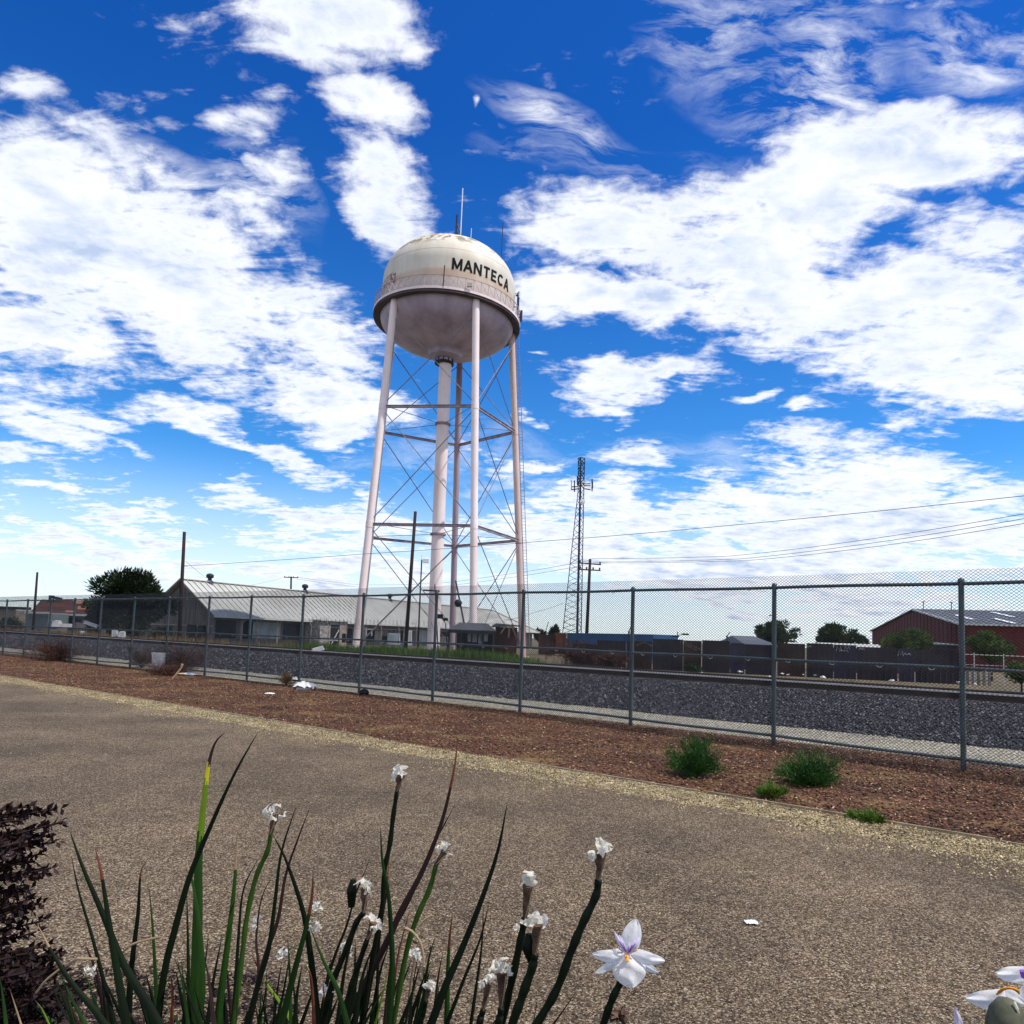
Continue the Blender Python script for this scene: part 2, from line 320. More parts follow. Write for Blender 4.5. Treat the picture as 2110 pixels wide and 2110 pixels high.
mat('rail_head', (.70, .62, .58), .4, .1, 2, metal=.2); mat('rail_dull', (.09, .06, .045), .7, .2, 3); mat('rail_web', (.05, .028, .02), .85, .2, 4); mat('sleeper', (.05, .04, .032), .9, .25, 3)  # near rail head: worn steel, its sky shine put into the pale colour
mat('ballast', (.042, .041, .047), .75, .2, 8, island=6., c2=(.013, .013, .017)); mat('gravel', (.40, .37, .29), .85, .15, 8, island=.5)
mat('chips', (.22, .105, .052), .8, .2, 1.1, c2=(.045, .017, .010), island=.95, f2=.5); mat('chips_pale', (.55, .37, .22), .8, .15, 4, island=.4)
mat('pebble', (.46, .37, .21), .8, .2, 4, island=.9, c2=(.12, .085, .038))
mat('board', (.42, .35, .22), .8, .2, 6, c2=(.2, .15, .09))
mat('grass', (.10, .19, .022), .7, .2, .5, c2=(.055, .085, .018), island=.4, trans=.25); mat('dry_grass', (.30, .21, .10), .8, .2, .6, c2=(.16, .09, .04), island=.4, trans=.2)
mat('bush_green', (.05, .14, .022), .6, .2, 3, c2=(.018, .065, .012), island=.5, trans=.2); mat('weed_green', (.13, .22, .03), .6, .2, 3, island=.4, trans=.2)
mat('dry_bush', (.10, .045, .03), .9, .2, 2, c2=(.04, .016, .012), island=.4)
mat('tree_dark', (.020, .038, .011), .7, .2, .8, c2=(.007, .015, .006), island=.5, trans=.12); mat('tree_mid', (.035, .06, .015), .7, .2, .5, c2=(.015, .03, .01), island=.5, trans=.15)
mat('tree_bright', (.09, .14, .02), .7, .2, .5, c2=(.03, .06, .012), island=.5, trans=.2); mat('bark', (.05, .035, .025), .9, .25, 4)  # brightest foliage green, for the shrubs on the right
mat('red_leaf', (.022, .005, .005), .7, .3, 8, c2=(.005, .002, .003), island=.6); mat('twig', (.03, .012, .01), .9, .2, 6)
mat('leaf_dark', (.006, .014, .004), .62, .25, 6, c2=(.004, .007, .004), trans=.06, streak=(6, 6, .6)); mat('leaf_green', (.022, .065, .010), .5, .2, 6, c2=(.008, .022, .006), trans=.12, streak=(6, 6, .6))
mat('leaf_yellow', (.62, .52, .02), .5, .1, 10, c2=(.35, .38, .02), trans=.2); mat('leaf_lime', (.16, .26, .02), .5, .2, 10, c2=(.07, .15, .012), trans=.2)
mat('leaf_brown', (.20, .06, .03), .7, .2, 12, c2=(.09, .025, .016)); mat('leaf_purple', (.035, .018, .018), .6, .2, 10); mat('leaf_straw', (.42, .33, .2), .8, .2, 12, c2=(.25, .16, .09), trans=.15)
mat('stem_dark', (.005, .010, .004), .5, .2, 8); mat('stem_green', (.04, .09, .012), .5, .2, 8)
mat('petal', (.95, .93, .90), .55, .05, 60, c2=(.84, .83, .84), trans=.45, bump=.15, bscale=120); mat('petal_dry', (.97, .94, .85), .7, .08, 90, c2=(.85, .81, .7), trans=.5, bump=.5, bscale=250)
mat('bract', (.15, .085, .05), .8, .2, 120, c2=(.035, .018, .014)); mat('orange', (.85, .35, .01), .6, .1, 120, c2=(.6, .15, .0)); mat('violet', (.28, .10, .50), .6, .2, 100, c2=(.12, .03, .25)); mat('lilac', (.84, .76, .93), .5, .1, 80, trans=.2)
mat('pod', (.11, .11, .075), .8, .2, 150, c2=(.05, .055, .03)); mat('concrete', (.4, .39, .36), .9, .1, 3)
# tank paint: cream with a warm stained band, streaks and lichen patches on the shoulder
def tank_mat():
    m = bpy.data.materials.new('tank_paint'); m.use_nodes = True; t = m.node_tree; t.nodes.clear(); B = NB(t)
    o = B.n('ShaderNodeOutputMaterial'); b = B.n('ShaderNodeBsdfPrincipled'); t.links.new(b.outputs[0], o.inputs[0])
    pos = B.n('ShaderNodeNewGeometry').outputs['Position']; sx = B.n('ShaderNodeSeparateXYZ'); t.links.new(pos, sx.inputs[0]); z = sx.outputs[2]
    mp = B.n('ShaderNodeMapping'); t.links.new(pos, mp.inputs[0]); mp.inputs['Scale'].default_value = (1, 1, .25)
    c = B.mix(B.mr(B.noise(mp.outputs[0], .7, 5, .6), .35, .65), (.56, .50, .40), (.66, .62, .54))
    band = B.m('MULTIPLY', B.mr(z, 32.1, 32.4, 0, 1, True), B.mr(z, 32.9, 33.3, 1, 0, True))
    c = B.mix(B.m('MULTIPLY', band, B.mr(B.noise(mp.outputs[0], .5, 5, .6), .3, .6, .2, .8)), c, (.50, .32, .20))
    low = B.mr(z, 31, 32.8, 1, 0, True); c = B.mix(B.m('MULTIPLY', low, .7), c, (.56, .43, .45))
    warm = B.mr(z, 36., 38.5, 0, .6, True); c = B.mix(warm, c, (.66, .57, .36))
    n = B.noise(pos, 1.5, 7, .65, .6); pz = B.m('MULTIPLY', B.mr(z, 35.6, 36.4, .15, 1, True), B.m('MULTIPLY', B.mr(n, .50, .54), B.m('GREATER_THAN', z, 35.6))); c = B.mix(B.m('MULTIPLY', pz, .85), c, (.16, .12, .05))
    sm = B.m('LESS_THAN', B.m('ABSOLUTE', B.m('SUBTRACT', z, 34.95)), .035); c = B.mix(B.m('MULTIPLY', sm, .5), c, (.2, .17, .15))
    gx = B.m('MULTIPLY', B.m('LESS_THAN', sx.outputs[0], -11.3), B.m('MULTIPLY', B.mr(z, 32.4, 32.6), B.mr(z, 33.5, 33.7, 1, 0)))
    c = B.mix(B.m('MULTIPLY', gx, B.mr(B.noise(pos, 3.2, 4, .6), .47, .52)), c, (.22, .09, .06))
    t.links.new(c, b.inputs['Base Color']); b.inputs['Roughness'].default_value = .6
    MATS['tank_paint'] = m
tank_mat()
# ------------------------------------------------------------------ terrain, laid out along the railway
Dv = Vector((-.79585, .60550, 0)); Nv = Vector((.60550, .79585, 0))
PROF = [(-400, 0), (13.3, 0), (15.5, .14), (18.6, .33), (22.7, .33), (25, .02), (30.5, -.38), (60, -.42), (3000, -.42)]
def zt(t): return float(np.interp(t, [a for a, b in PROF], [b for a, b in PROF]))
def st(s, t, z=None): return Dv*s+Nv*t+Vector((0, 0, zt(t) if z is None else z))
def inv(p): return p.x*Dv.x+p.y*Dv.y, p.x*Nv.x+p.y*Nv.y
def strip(name, ts, s0, s1, m, lift=0., edge=0., ns=2, kind='structure'):
    b = MB(); ss = np.linspace(s0, s1, ns)
    for i, s_ in enumerate(ss):
        for j, t in enumerate(ts):
            jj = edge*(random.random()-.5)*2 if (edge and j in (0, len(ts)-1)) else 0
            b.v.append(tuple(st(s_, t+jj, zt(t)+lift)))
    k = len(ts)
    for i in range(ns-1):
        for j in range(k-1): a = i*k+j; b.f.append((a, a+k, a+k+1, a+1)); b.mi.append(0)
    o = b.build(name, m); return tag(o, kind=kind)
strip('ground', [-400]+[a for a, b_ in PROF[1:]], -2500, 2500, speck_dirt)
strip('path', [1.2, 3, 4.5, 6.2], -60, 160, speck_path, .008, .05, 500)
strip('gravel_verge', [6.12, 6.5, 6.82], -60, 160, speck_verge, .004, .0, 3)
strip('planting_bed', [-6, -3, 1.3], -60, 60, speck_soil, .004, .06, 200)
strip('mulch_bed', [6.82, 9, 11.5], -60, 160, speck_mulch, .004, 0, 3)
strip('trackside_gravel', [11.5, 12.5, 13.6], -60, 160, speck_gravel, .004, 0, 3)
strip('ballast_bed', [13.3, 15.5, 18.6, 22.7, 24.9], -60, 260, speck_ballast, .012, .12, 500)
def scatter(n, t0, t1, smax=45, smin=-1, power=1.6):
    s_ = smin+(smax-smin)*rng.random(n)**power; t = rng.uniform(t0, t1, n)
    P = np.outer(s_, np.array(Dv))+np.outer(t, np.array(Nv)); P[:, 2] = np.interp(t, [a for a, b in PROF], [b for a, b in PROF])
    k = np.abs(P[:, 0]) < .80*P[:, 1]+.3
    return P[k], s_[k], t[k]
P, s_, t_ = scatter(85000, 13.35, 19.6, 60, -2, 1.9); P[:, 2] += rng.uniform(0, .03, len(P))
stones('ballast_stones', P, rng.uniform(.02, .045, len(P))*(1+s_/70), 'ballast', (1, .75, .6))
P, s_, t_ = scatter(26000, 11.3, 14.0, 32, -2, 1.6); stones('gravel_stones', P, rng.uniform(.008, .022, len(P)), 'gravel')
P, s_, t_ = scatter(70000, 6.86, 11.35, 34, -1, 1.5); P[:, 2] += .012; k = (rng.random(len(P)) < .97-.5*np.abs(np.sin(t_*2.1+s_*.5))**6)
P = P[k]; stones('bark_mulch', P, rng.uniform(.010, .032, len(P)), 'chips', (1, .42, .16), tilt=.35)
P, s_, t_ = scatter(9000, 6.86, 11.35, 34, -1, 1.5); P[:, 2] += .02; stones('pale_bark_chips', P, rng.uniform(.008, .024, len(P)), 'chips_pale', (1, .38, .16), tilt=.3)
P, s_, t_ = scatter(64000, 5.55, 6.85, 30, -1, 1.6); k = rng.random(len(P)) < np.clip((t_-5.75)*1.9+.3*np.sin(s_*1.7)+.25*np.sin(s_*5.1), .03, 1); P, s_, t_ = P[k], s_[k], t_[k]; P[:, 2] += .006; P += (rng.normal(0, .04, len(P))[:, None])*np.array(Nv); stones('verge_pebbles', P, rng.uniform(.004, .013, len(P)), 'pebble', (1, .8, .5))
n = 2600; s_ = -1+34*rng.random(n)**1.5; t = rng.uniform(1.8, 6.0, n); P = np.outer(s_, np.array(Dv))+np.outer(t, np.array(Nv)); P[:, 2] = .012; stones('loose_path_grit', P, rng.uniform(.003, .009, n), 'pebble', (1, .7, .4))
n = 150; s_ = -1+30*rng.random(n)**1.3; t = rng.uniform(2.5, 6.3, n); P = np.outer(s_, np.array(Dv))+np.outer(t, np.array(Nv)); P[:, 2] = .014; stones('fallen_twigs', P, rng.uniform(.010, .03, n), 'twig', (1, .16, .10), tilt=.1)
# header board along the mulch
b = MB()
for i in range(24):
    s0 = -2+i*2.4; z0 = .02+.006*math.sin(i*1.7); tt = 6.83+.012*math.sin(i)
    if i % 5 == 3: z0 = -.012
    b.hexa([st(s0, tt-.008, -.02), st(s0+2.36, tt+.004, -.02), st(s0+2.36, tt+.022, -.02), st(s0, tt+.010, -.02), st(s0, tt-.008, z0), st(s0+2.36, tt+.004, z0-.004), st(s0+2.36, tt+.022, z0-.004), st(s0, tt+.010, z0)])
tag(b.build('header_board', 'board'), 'thin weathered wooden edging board between gravel verge and bark mulch', 'edging board')
# railway track
tr = thing('railway_track', 'railway track with bright worn rail heads on dark ballast behind the fence', 'railway track', st(5, 20.1))
def rail(t, hm='rail_head'):
    pr = [(-.07, .37), (.07, .37), (.07, .385), (.012, .40), (.012, .50), (.036, .515), (.036, .545), (-.036, .545), (-.036, .515), (-.012, .50), (-.012, .40), (-.07, .385)]
    b = MB(); A = [st(-40, t+a, z) for a, z in pr]; B_ = [st(240, t+a, z) for a, z in pr]; k = len(pr)
    b.add(A+B_, [(i, (i+1) % k, (i+1) % k+k, i+k) for i in range(k) if i != 6]); r_ = b.build('rail', 'rail_web', tr)
    c = MB(); c.hexa([st(-40, t-.038, .512), st(240, t-.038, .512), st(240, t+.038, .512), st(-40, t+.038, .512), st(-40, t-.038, .553), st(240, t-.038, .553), st(240, t+.038, .553), st(-40, t+.038, .553)])
    c.build('rail_head', hm, r_)
rail(19.9); rail(21.335, 'rail_dull')
b = MB(); b.obox(Vector((0, 0, 0)), Dv, Nv, Vector((0, 0, 1)), (-.11, .11), (-1.3, 1.3), (-.1, .035)); sl = b.build('sleeper', 'sleeper', None)
sl.parent = tr
for i in range(96):
    o = sl if i == 0 else sl.copy()
    if i: col.objects.link(o); o.parent = tr
    p = st(-3+i*.56, 20.62, .335)-WL[tr.name]; o.location = p; o.rotation_euler = (0, 0, random.uniform(-.02, .02))
# grass and weeds beyond the track
def blades(name, n, s0, s1, t0, t1, h, m, label=None, wd=.012, clumps=60, spread=.5):
    cs = rng.uniform(s0, s1, clumps); ct = rng.uniform(t0, t1, clumps); ch = rng.uniform(.5, 1.2, clumps); ci = rng.integers(0, clumps, n)
    s_ = cs[ci]+rng.normal(0, spread, n); t = ct[ci]+rng.normal(0, spread*.6, n)
    P = np.outer(s_, np.array(Dv))+np.outer(t, np.array(Nv)); P[:, 2] = np.interp(t, [a for a, b in PROF], [b for a, b in PROF])
    D = rng.normal(0, .28, (n, 3)); D[:, 2] = 1; D /= np.linalg.norm(D, axis=1)[:, None]
    o = leaves(name, P, D, rng.uniform(.4, 1.1, n)*h*ch[ci], wd, m); return tag(o, kind='stuff')
blades('green_grass', 34000, 19, 33, 23.8, 28, .75, 'grass', wd=.04, clumps=110, spread=.7)
blades('dry_grass', 26000, 30, 95, 24.0, 34, .75, 'dry_grass', wd=.035, clumps=200, spread=.9)
blades('dry_grass', 5000, 4, 19, 26, 36, .30, 'dry_grass', wd=.03, clumps=60, spread=.6)
blades('green_grass', 5000, 33, 46, 24, 29, .45, 'grass', wd=.035, clumps=30, spread=.6)
blades('dark_weeds', 16000, 0, 20, 25, 36, .38, 'dry_bush', wd=.035, clumps=70, spread=.8)
# ------------------------------------------------------------------ the chain link fence in front of the track
px_ = [4, 48, 97, 146, 200.6, 268, 339, 420.5, 507, 614, 738.6, 890.7, 1072, 1300.7, 1595, 1985]
pc = np.poly1d(np.polyfit([4, 419, 507, 738.6, 890.7, 1072, 1300.7, 1595, 1985], [1347, 1393, 1404, 1426, 1446, 1472, 1491, 1531, 1590], 2))
pst = [inv(ground(x, pc(x))) for x in px_]; ps = [a for a, b in pst]
tpoly = np.poly1d(np.polyfit(ps, [b for a, b in pst], 3))
def ft(s): return float(tpoly(min(max(s, -1), 36)))
Hs = np.poly1d(np.polyfit([34.27, 19.96, 13.21, 8.33, 3.35, .94], [2.20, 2.27, 2.335, 2.325, 2.353, 2.31], 2))
def fh(s): return float(Hs(min(max(s, -1), 36)))
fence = thing('chain_link_fence', 'tall galvanised chain link fence with three pipe rails running across the view beside the railway', 'fence', st(1, ft(1), 0))
ps2 = [-1.5]+ps[::-1]+[36.4, 38.6]
for s0 in ps2:
    t = ft(s0); H = fh(s0); ln = random.uniform(-.008, .008)
    b = MB(); b.tube([st(s0, t, -.05), st(s0+ln, t, H+.03)], .033, 14, False)
    b.lathe(st(s0+ln, t, H+.03), [(.039, -.03), (.039, .01), (.030, .03), (.012, .04), (.0005, .042)], 14)
    smooth_angle(b.build('post', 'galv', fence))
srange = np.arange(-2.2, 39.3, .5)
for nm, fr, off, r_ in (('top_rail', 1.0, 0., .024), ('middle_rail', .54, -.0, .022), ('bottom_rail', .055, 0, .022)):
    b = MB(); b.tube([st(s0, ft(s0)+.0, fh(s0)*fr+.006*math.sin(s0*2.1+fr*9)) for s0 in srange], r_, 10); b.build(nm, 'galv', fence, smooth=True)
def chain():
    V = []; Fc = []; pw, ph = .052, .041; sl_ = pw/ph; hw = .0034
    for dr in (1, -1):
        s0 = -6.5
        while s0 < 43:
            z0, z1 = .02, 2.66; k = 8; pts = []
            for i in range(k+1):
                z = z0+(z1-z0)*i/k; s_ = s0+dr*sl_*(z-z0)
                if -2.2 < s_ < 39.2:
                    top = fh(s_)+.17
                    if z > top: 
                        if pts and z-top < (z1-z0)/k: s2 = s0+dr*sl_*(top-z0); pts.append((s2, top))
                        break
                    pts.append((s_, z))
            if len(pts) > 1:
                off = .0015*dr-.042; o = len(V)
                for (s_, z) in pts:
                    p = Dv*s_+Nv*(ft(s_)+off); 
                    for (a, c) in ((-hw, -.0018), (hw, -.0018), (hw, .0018), (-hw, .0018)): V.append((p.x+Dv.x*a+Nv.x*c, p.y+Dv.y*a+Nv.y*c, z))
                for i in range(len(pts)-1):
                    for j in range(4): a = o+4*i+j; c = o+4*i+(j+1) % 4; Fc.append((a, c, c+4, a+4))
            s0 += pw
    return raw('chain_link_mesh', np.array(V), np.array(Fc), 'wire', parent=fence)
chain()
b = MB(); b.tube([Vector((.034*math.cos(a), .034*math.sin(a), 0)) for a in np.linspace(R(180), R(360), 8)], .004, 5); tie = b.build('wire_tie', 'tie', None); tie.parent = fence
first = True
for i in range(44):
    s0 = -1.2+i*.62; 
    for fr in (.54,) if i % 2 else (.54, 1.0):
        o = tie if first else tie.copy()
        if not first: col.objects.link(o); o.parent = fence
        first = False; o.location = st(s0, ft(s0)-.02, fh(s0)*fr-.005)-WL[fence.name]; o.rotation_euler = (R(78), 0, math.atan2(Dv.y, Dv.x))
# ------------------------------------------------------------------ the water tower
TX, TY = -7.03, 66.; TH = -.126; ZT, Z1, Z2, ZB = 30.6, 21.0, 10.57, -.42; RT, RB = 6.27, 8.42
tw = thing('water_tower', 'tall pale water tower on five pipe legs with the town name in black', 'water tower', (TX, TY, ZB))
C0 = Vector((TX, TY, 0))
def legp(j, z):
    a = TH+R(-54+72*j); r = RB+(RT-RB)*(z)/30.5; return Vector((TX+r*math.cos(a), TY+r*math.sin(a), z))
legm = ['leg_paint', 'leg_tan', 'leg_shade', 'leg_paint', 'leg_paint']
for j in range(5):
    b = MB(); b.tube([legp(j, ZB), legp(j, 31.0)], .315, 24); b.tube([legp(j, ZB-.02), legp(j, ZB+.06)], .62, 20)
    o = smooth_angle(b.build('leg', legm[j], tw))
    f = MB()
    pass
    for z in (Z2, Z1): f = MB(); f.tube([legp(j, z-.28), legp(j, z+.28)], .335, 24); smooth_angle(f.build('collar', legm[j], o))
    if j == 1:
        L = MB(); off = Vector((.52, -.12, 0))
        for q in (-.16, .16): L.beam(legp(j, .5)+off+Vector((q, 0, 0)), legp(j, 30.4)+off+Vector((q, 0, 0)), .05)
        for k in range(100): z = 1+k*.3; L.beam(legp(j, z)+off-Vector((.16, 0, 0)), legp(j, z)+off+Vector((.16, 0, 0)), .025)
        L.build('ladder', 'strut', tw)
for z in (Z2, Z1):
    for j in range(5):
        b = MB(); a, c = legp(j, z), legp((j+1) % 5, z); d = (c-a).normalized(); b.beam(a+d*.3, c-d*.3, .16, .2); b.beam(a+d*.3+Vector((0, 0, .13)), c-d*.3+Vector((0, 0, .13)), .26, .03); b.build('strut', 'strut', tw)
        b = MB(); q = legp(j, z)-Vector((TX, TY, z)); q.normalize(); b.tube([legp(j, z+.15)-q*.3, C0+Vector((0, 0, z+.15))+q*.6], .028, 6); b.build('tie_rod', 'rod', tw)
for (za, zb) in ((.2, Z2-.2), (Z2+.25, Z1-.2), (Z1+.25, 29.4)):
    for j in range(5):
        for (p, q) in ((legp(j, za), legp((j+1) % 5, zb)), (legp((j+1) % 5, za), legp(j, zb))):
            b = MB(); d = (q-p).normalized(); nn = Vector((d.y, -d.x, 0)).normalized()*(.05 if p is not None and random.random() < .5 else -.05)
            b.tube([p+d*.35+nn, q-d*.35+nn], .042, 6); b.build('brace_rod', 'rod', tw)
b = MB(); b.tube([C0+Vector((0, 0, ZB)), C0+Vector((0, 0, 28.2))], .58, 32); ri = smooth_angle(b.build('riser_pipe', 'leg_paint', tw))
for z in (Z1+.15, Z2+.15):
    b = MB(); b.lathe(C0, [(.6, z-.1), (.74, z-.1), (.74, z+.08), (.6, z+.08)], 32); b.build('band', 'strut', ri)
RTK = 6.28
# bowl: flat ellipsoid, then a wide funnel neck
prof = [(RTK, 31.2)]
for i in range(1, 24):
    a = R(90)*i/24; r = RTK*math.cos(a); z = 31.2-2.9*math.sin(a)
    if r < 1.75: break
    prof.append((r, z))
zl = prof[-1][1]; prof += [(1.68, zl-.06), (1.55, zl-.2), (1.5, zl-.5), (1.0, zl-.68), (.75, zl-.75), (.75, zl-.95), (.58, zl-.95)]
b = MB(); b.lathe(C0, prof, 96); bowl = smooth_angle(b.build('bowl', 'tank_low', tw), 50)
b = MB()
for k in range(10):
    a = k*R(36)+.3; e = Vector((math.cos(a), math.sin(a), 0)); b.tube([C0+e*.82+Vector((0, 0, zl-1.05)), C0+e*.82+Vector((0, 0, zl-.7))], .05, 6)
b.lathe(C0, [(.6, zl-1.2), (.92, zl-1.2), (.92, zl-1.05), (.6, zl-1.05)], 24); b.build('pipe_flange', 'steel_dark', bowl)
prof = [(RTK, 31.2), (RTK, 33.0), (RTK, 34.4)]
for i in range(1, 33):
    a = R(90)*i/32; prof.append((RTK*math.cos(a)**.92 if i < 32 else .001, 34.4+4.35*math.sin(a)))
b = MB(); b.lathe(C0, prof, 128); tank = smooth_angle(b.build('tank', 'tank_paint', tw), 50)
b = MB(); b.lathe(C0, [(RTK+.01, 31.42), (6.86, 31.42), (6.86, 31.08), (6.92, 31.08), (6.92, 31.02), (6.60, 31.02), (RTK-.02, 31.1)], 128); ring = smooth_angle(b.build('balcony', 'lip_shade', tw), 30)  # shade under the ring is put into the dark lip colour
b = MB(); b.lathe(C0, [(6.88, 31.45), (6.935, 31.45), (6.935, 31.25), (6.88, 31.25)], 128); smooth_angle(b.build('balcony_girder', 'leg_paint', ring), 30)
b = MB(); NR = 60; pr = 6.86
for k in range(NR):
    a0, a1 = 2*math.pi*k/NR, 2*math.pi*(k+1)/NR; e0 = Vector((TX+pr*math.cos(a0), TY+pr*math.sin(a0), 0)); e1 = Vector((TX+pr*math.cos(a1), TY+pr*math.sin(a1), 0))
    b.beam(e0+Vector((0, 0, 31.42)), e0+Vector((0, 0, 32.5)), .05); b.beam(e0+Vector((0, 0, 32.5)), e1+Vector((0, 0, 32.5)), .06)
    b.beam(e0+Vector((0, 0, 31.45)), e1+Vector((0, 0, 32.48)), .028); b.beam(e0+Vector((0, 0, 32.48)), e1+Vector((0, 0, 31.45)), .028); b.beam(e0+Vector((0, 0, 31.5)), e1+Vector((0, 0, 31.5)), .05)
b.build('railing', 'rail_paint', ring)
b = MB()
for a in (R(-88),):
    e = Vector((TX+6.9*math.cos(a), TY+6.9*math.sin(a), 0)); b.tube([e+Vector((0, 0, 31.3)), e+Vector((0, 0, 33.3))], .05, 6)
b.build('railing_post', 'steel_dark', ring)
# town name
SK = {'M': [[(0, 0), (0, 1), (.40, .12), (.80, 1), (.80, 0)]], 'A': [[(0, 0), (.37, 1), (.74, 0)], [(.13, .33), (.61, .33)]], 'N': [[(0, 0), (0, 1), (.66, 0), (.66, 1)]], 'T': [[(0, .93), (.70, .93)], [(.35, 0), (.35, .93)]],
 'E': [[(0, 0), (0, 1)], [(0, .93), (.55, .93)], [(0, .5), (.48, .5)], [(0, .07), (.55, .07)]], 'C': [[(.38+.36*math.cos(R(t_)), .5+.43*math.sin(R(t_))) for t_ in range(48, 313, 22)]]}
WID = {'M': .80, 'A': .74, 'N': .66, 'T': .70, 'E': .55, 'C': .70}
tot = sum(WID[c]*.94+.30 for c in 'MANTECA')-.30; A0, A1 = R(-82), R(-26.5); LH = .98; ZL = 33.38; sw = .10
b = MB(); x = 0; arc = (A1-A0)*RTK
def wp(px__, py__, off): a = A0+(A1-A0)*px__/tot; r = RTK+off; return (TX+r*math.cos(a), TY+r*math.sin(a), ZL+py__*LH)
lt_off = 0
for ch in 'MANTECA':
    b = MB()
    for stroke in SK[ch]:
        for i in range(len(stroke)-1):
            (ax, ay), (bx_, by_) = stroke[i], stroke[i+1]; lt_off += .0012
            ax, bx_ = x+ax*.94, x+bx_*.94; L = math.hypot(bx_-ax, by_-ay); ux, uy = (bx_-ax)/L, (by_-ay)/L; e = sw*.55 if ch != 'T' else 0; ax -= ux*e*.5; ay -= uy*e*.5; bx_ += ux*e*.5; by_ += uy*e*.5; nx, ny = -uy*sw, ux*sw; kk_ = 5
            for q in range(kk_):
                f0, f1 = q/kk_, (q+1)/kk_; P_0 = (ax+(bx_-ax)*f0, ay+(by_-ay)*f0); P_1 = (ax+(bx_-ax)*f1, ay+(by_-ay)*f1)
                pts = [(P_0[0]-nx, P_0[1]-ny), (P_1[0]-nx, P_1[1]-ny), (P_1[0]+nx, P_1[1]+ny), (P_0[0]+nx, P_0[1]+ny)]
                b.hexa([wp(u_, v_, .004) for u_, v_ in pts]+[wp(u_, v_, .02+lt_off*.3) for u_, v_ in pts])
    x += WID[ch]*.94+.30; b.build('letter', 'letter', tank)
# the tank sits a touch out of true
Rm_ = Matrix.Rotation(R(1.7), 3, 'Y'); cen_ = Vector((TX, TY, 31.2))-WL[tw.name]
for ob in [bowl, tank, ring]+list(bowl.children)+list(tank.children)+list(ring.children):
    for v in ob.data.vertices: v.co = Rm_ @ (v.co-cen_)+cen_+Vector((0, 0, -.32))
# antennas on the roof and balcony
def part_tube(nm, pts, r, m, par): b = MB(); b.tube(pts, r, 8); return b.build(nm, m, par)
q = at(949, 482, 66); part_tube('whip_antenna', [q-Vector((0, 0, .8)), at(953.5, 388, 66)], .055, 'antenna_white', tw)
b = MB(); b.tube([at(940, 484, 66)-Vector((0, 0, .8)), at(942, 443, 66)], .10, 8); b.tube([at(954, 486, 66)-Vector((0, 0, .5)), at(942, 460, 66)], .05, 6); b.tube([at(946, 484, 66)-Vector((0, 0, .5)), at(941, 468, 66)], .05, 6); b.build('antenna_mast', 'antenna_dark', tw)
q = at(1033, 525, 66); part_tube('whip_antenna', [q-Vector((0, 0, .6)), at(1036.5, 458, 66)], .035, 'antenna_dark', tw)
part_tube('whip_antenna', [at(970, 488, 66)-Vector((0, 0, .5)), at(971.5, 470, 66)], .03, 'antenna_white', tw)
for (u, v0, v1, m_) in ((1067, 608, 648, 'antenna_dark'), (1073.5, 640, 662, 'antenna_dark'), (1069.5, 601, 614, 'antenna_white')):
    b = MB(); p0, p1 = at(u, v1, 65), at(u+1, v0, 65); b.tube([p0, p1], .11, 8); b.tube([p0.lerp(p1, .4), p0.lerp(p1, .4)+Vector((-1.0, .4, .1))], .05, 6); b.build('panel_antenna', m_, tw)
b = MB(); b.tube([at(1068, 602, 65), at(1064, 610, 65), at(1063, 604, 65)], .06, 6); b.build('antenna_bracket', 'antenna_dark', tw)
# a small lamp box on the railing
b = MB(); p = at(968, 588, 59.4); b.box(p-Vector((.22, .1, .12)), p+Vector((.22, .1, .2))); b.build('lamp_box', 'pale_wall', tw)
# ------------------------------------------------------------------ the long barn behind the tower
GZ = -.42
P1 = at(379, 1196, 73.6); P2 = at(1013, 1256, 129); P2.z = P1.z
D = (P2-P1); D.z = 0; LB = D.length; D.normalize(); Q = Vector((D.y, -D.x, 0))  # Q towards the camera side
ZR = P1.z; O1 = Vector((P1.x, P1.y, 0)); UP = Vector((0, 0, 1))
barn = thing('long_barn', 'long low weathered barn with a pale ribbed metal roof behind the tower', 'barn', (P1.x, P1.y, GZ))
ZE = 2.3
def half(u, v, sgn):   # horizontal half width where the eave corner projects to this pixel
    n_ = D; p = onplane(u, v, O1, n_); return (p-O1).dot(Q), p.z
h1, z1_ = half(440, 1269, 1); h2, z2_ = half(311, 1265, -1)
print('BARN', ZR, h1, z1_, h2, z2_, LB)
h1 = max(3., min(h1, 12)); ZE = z1_; h2 = -max(3., min(-h2, 12)); ZE2 = z2_
def bp(l, q, z): return O1+D*l+Q*q+UP*z
b = MB(); hip = 9.0
b.add([bp(-.4, 0, ZR+.1), bp(LB, 0, ZR+.1), bp(LB+hip, h1+.5, ZE), bp(-.4, h1+.5, ZE), bp(-.4, 0, ZR), bp(LB, 0, ZR), bp(LB+hip, h1+.5, ZE-.1), bp(-.4, h1+.5, ZE-.1)], [(0, 3, 2, 1), (4, 5, 6, 7), (3, 7, 6, 2), (0, 4, 7, 3)])
b.add([bp(-.4, 0, ZR+.1), bp(LB, 0, ZR+.1), bp(LB+hip, h2-.5, ZE2), bp(-.4, h2-.5, ZE2), bp(-.4, 0, ZR), bp(LB, 0, ZR), bp(LB+hip, h2-.5, ZE2-.1), bp(-.4, h2-.5, ZE2-.1)], [(0, 1, 2, 3), (4, 7, 6, 5), (3, 2, 6, 7), (0, 3, 7, 4)])
b.add([bp(LB, 0, ZR+.1), bp(LB+hip, h1+.5, ZE), bp(LB+hip, h2-.5, ZE2)], [(0, 1, 2)])
for k in range(int(LB/.75)):
    l = .2+k*.75; dz_ = .13
    b.beam(bp(l, .1, ZR+dz_), bp(l, h1+.45, ZE+.04), .07, .06)
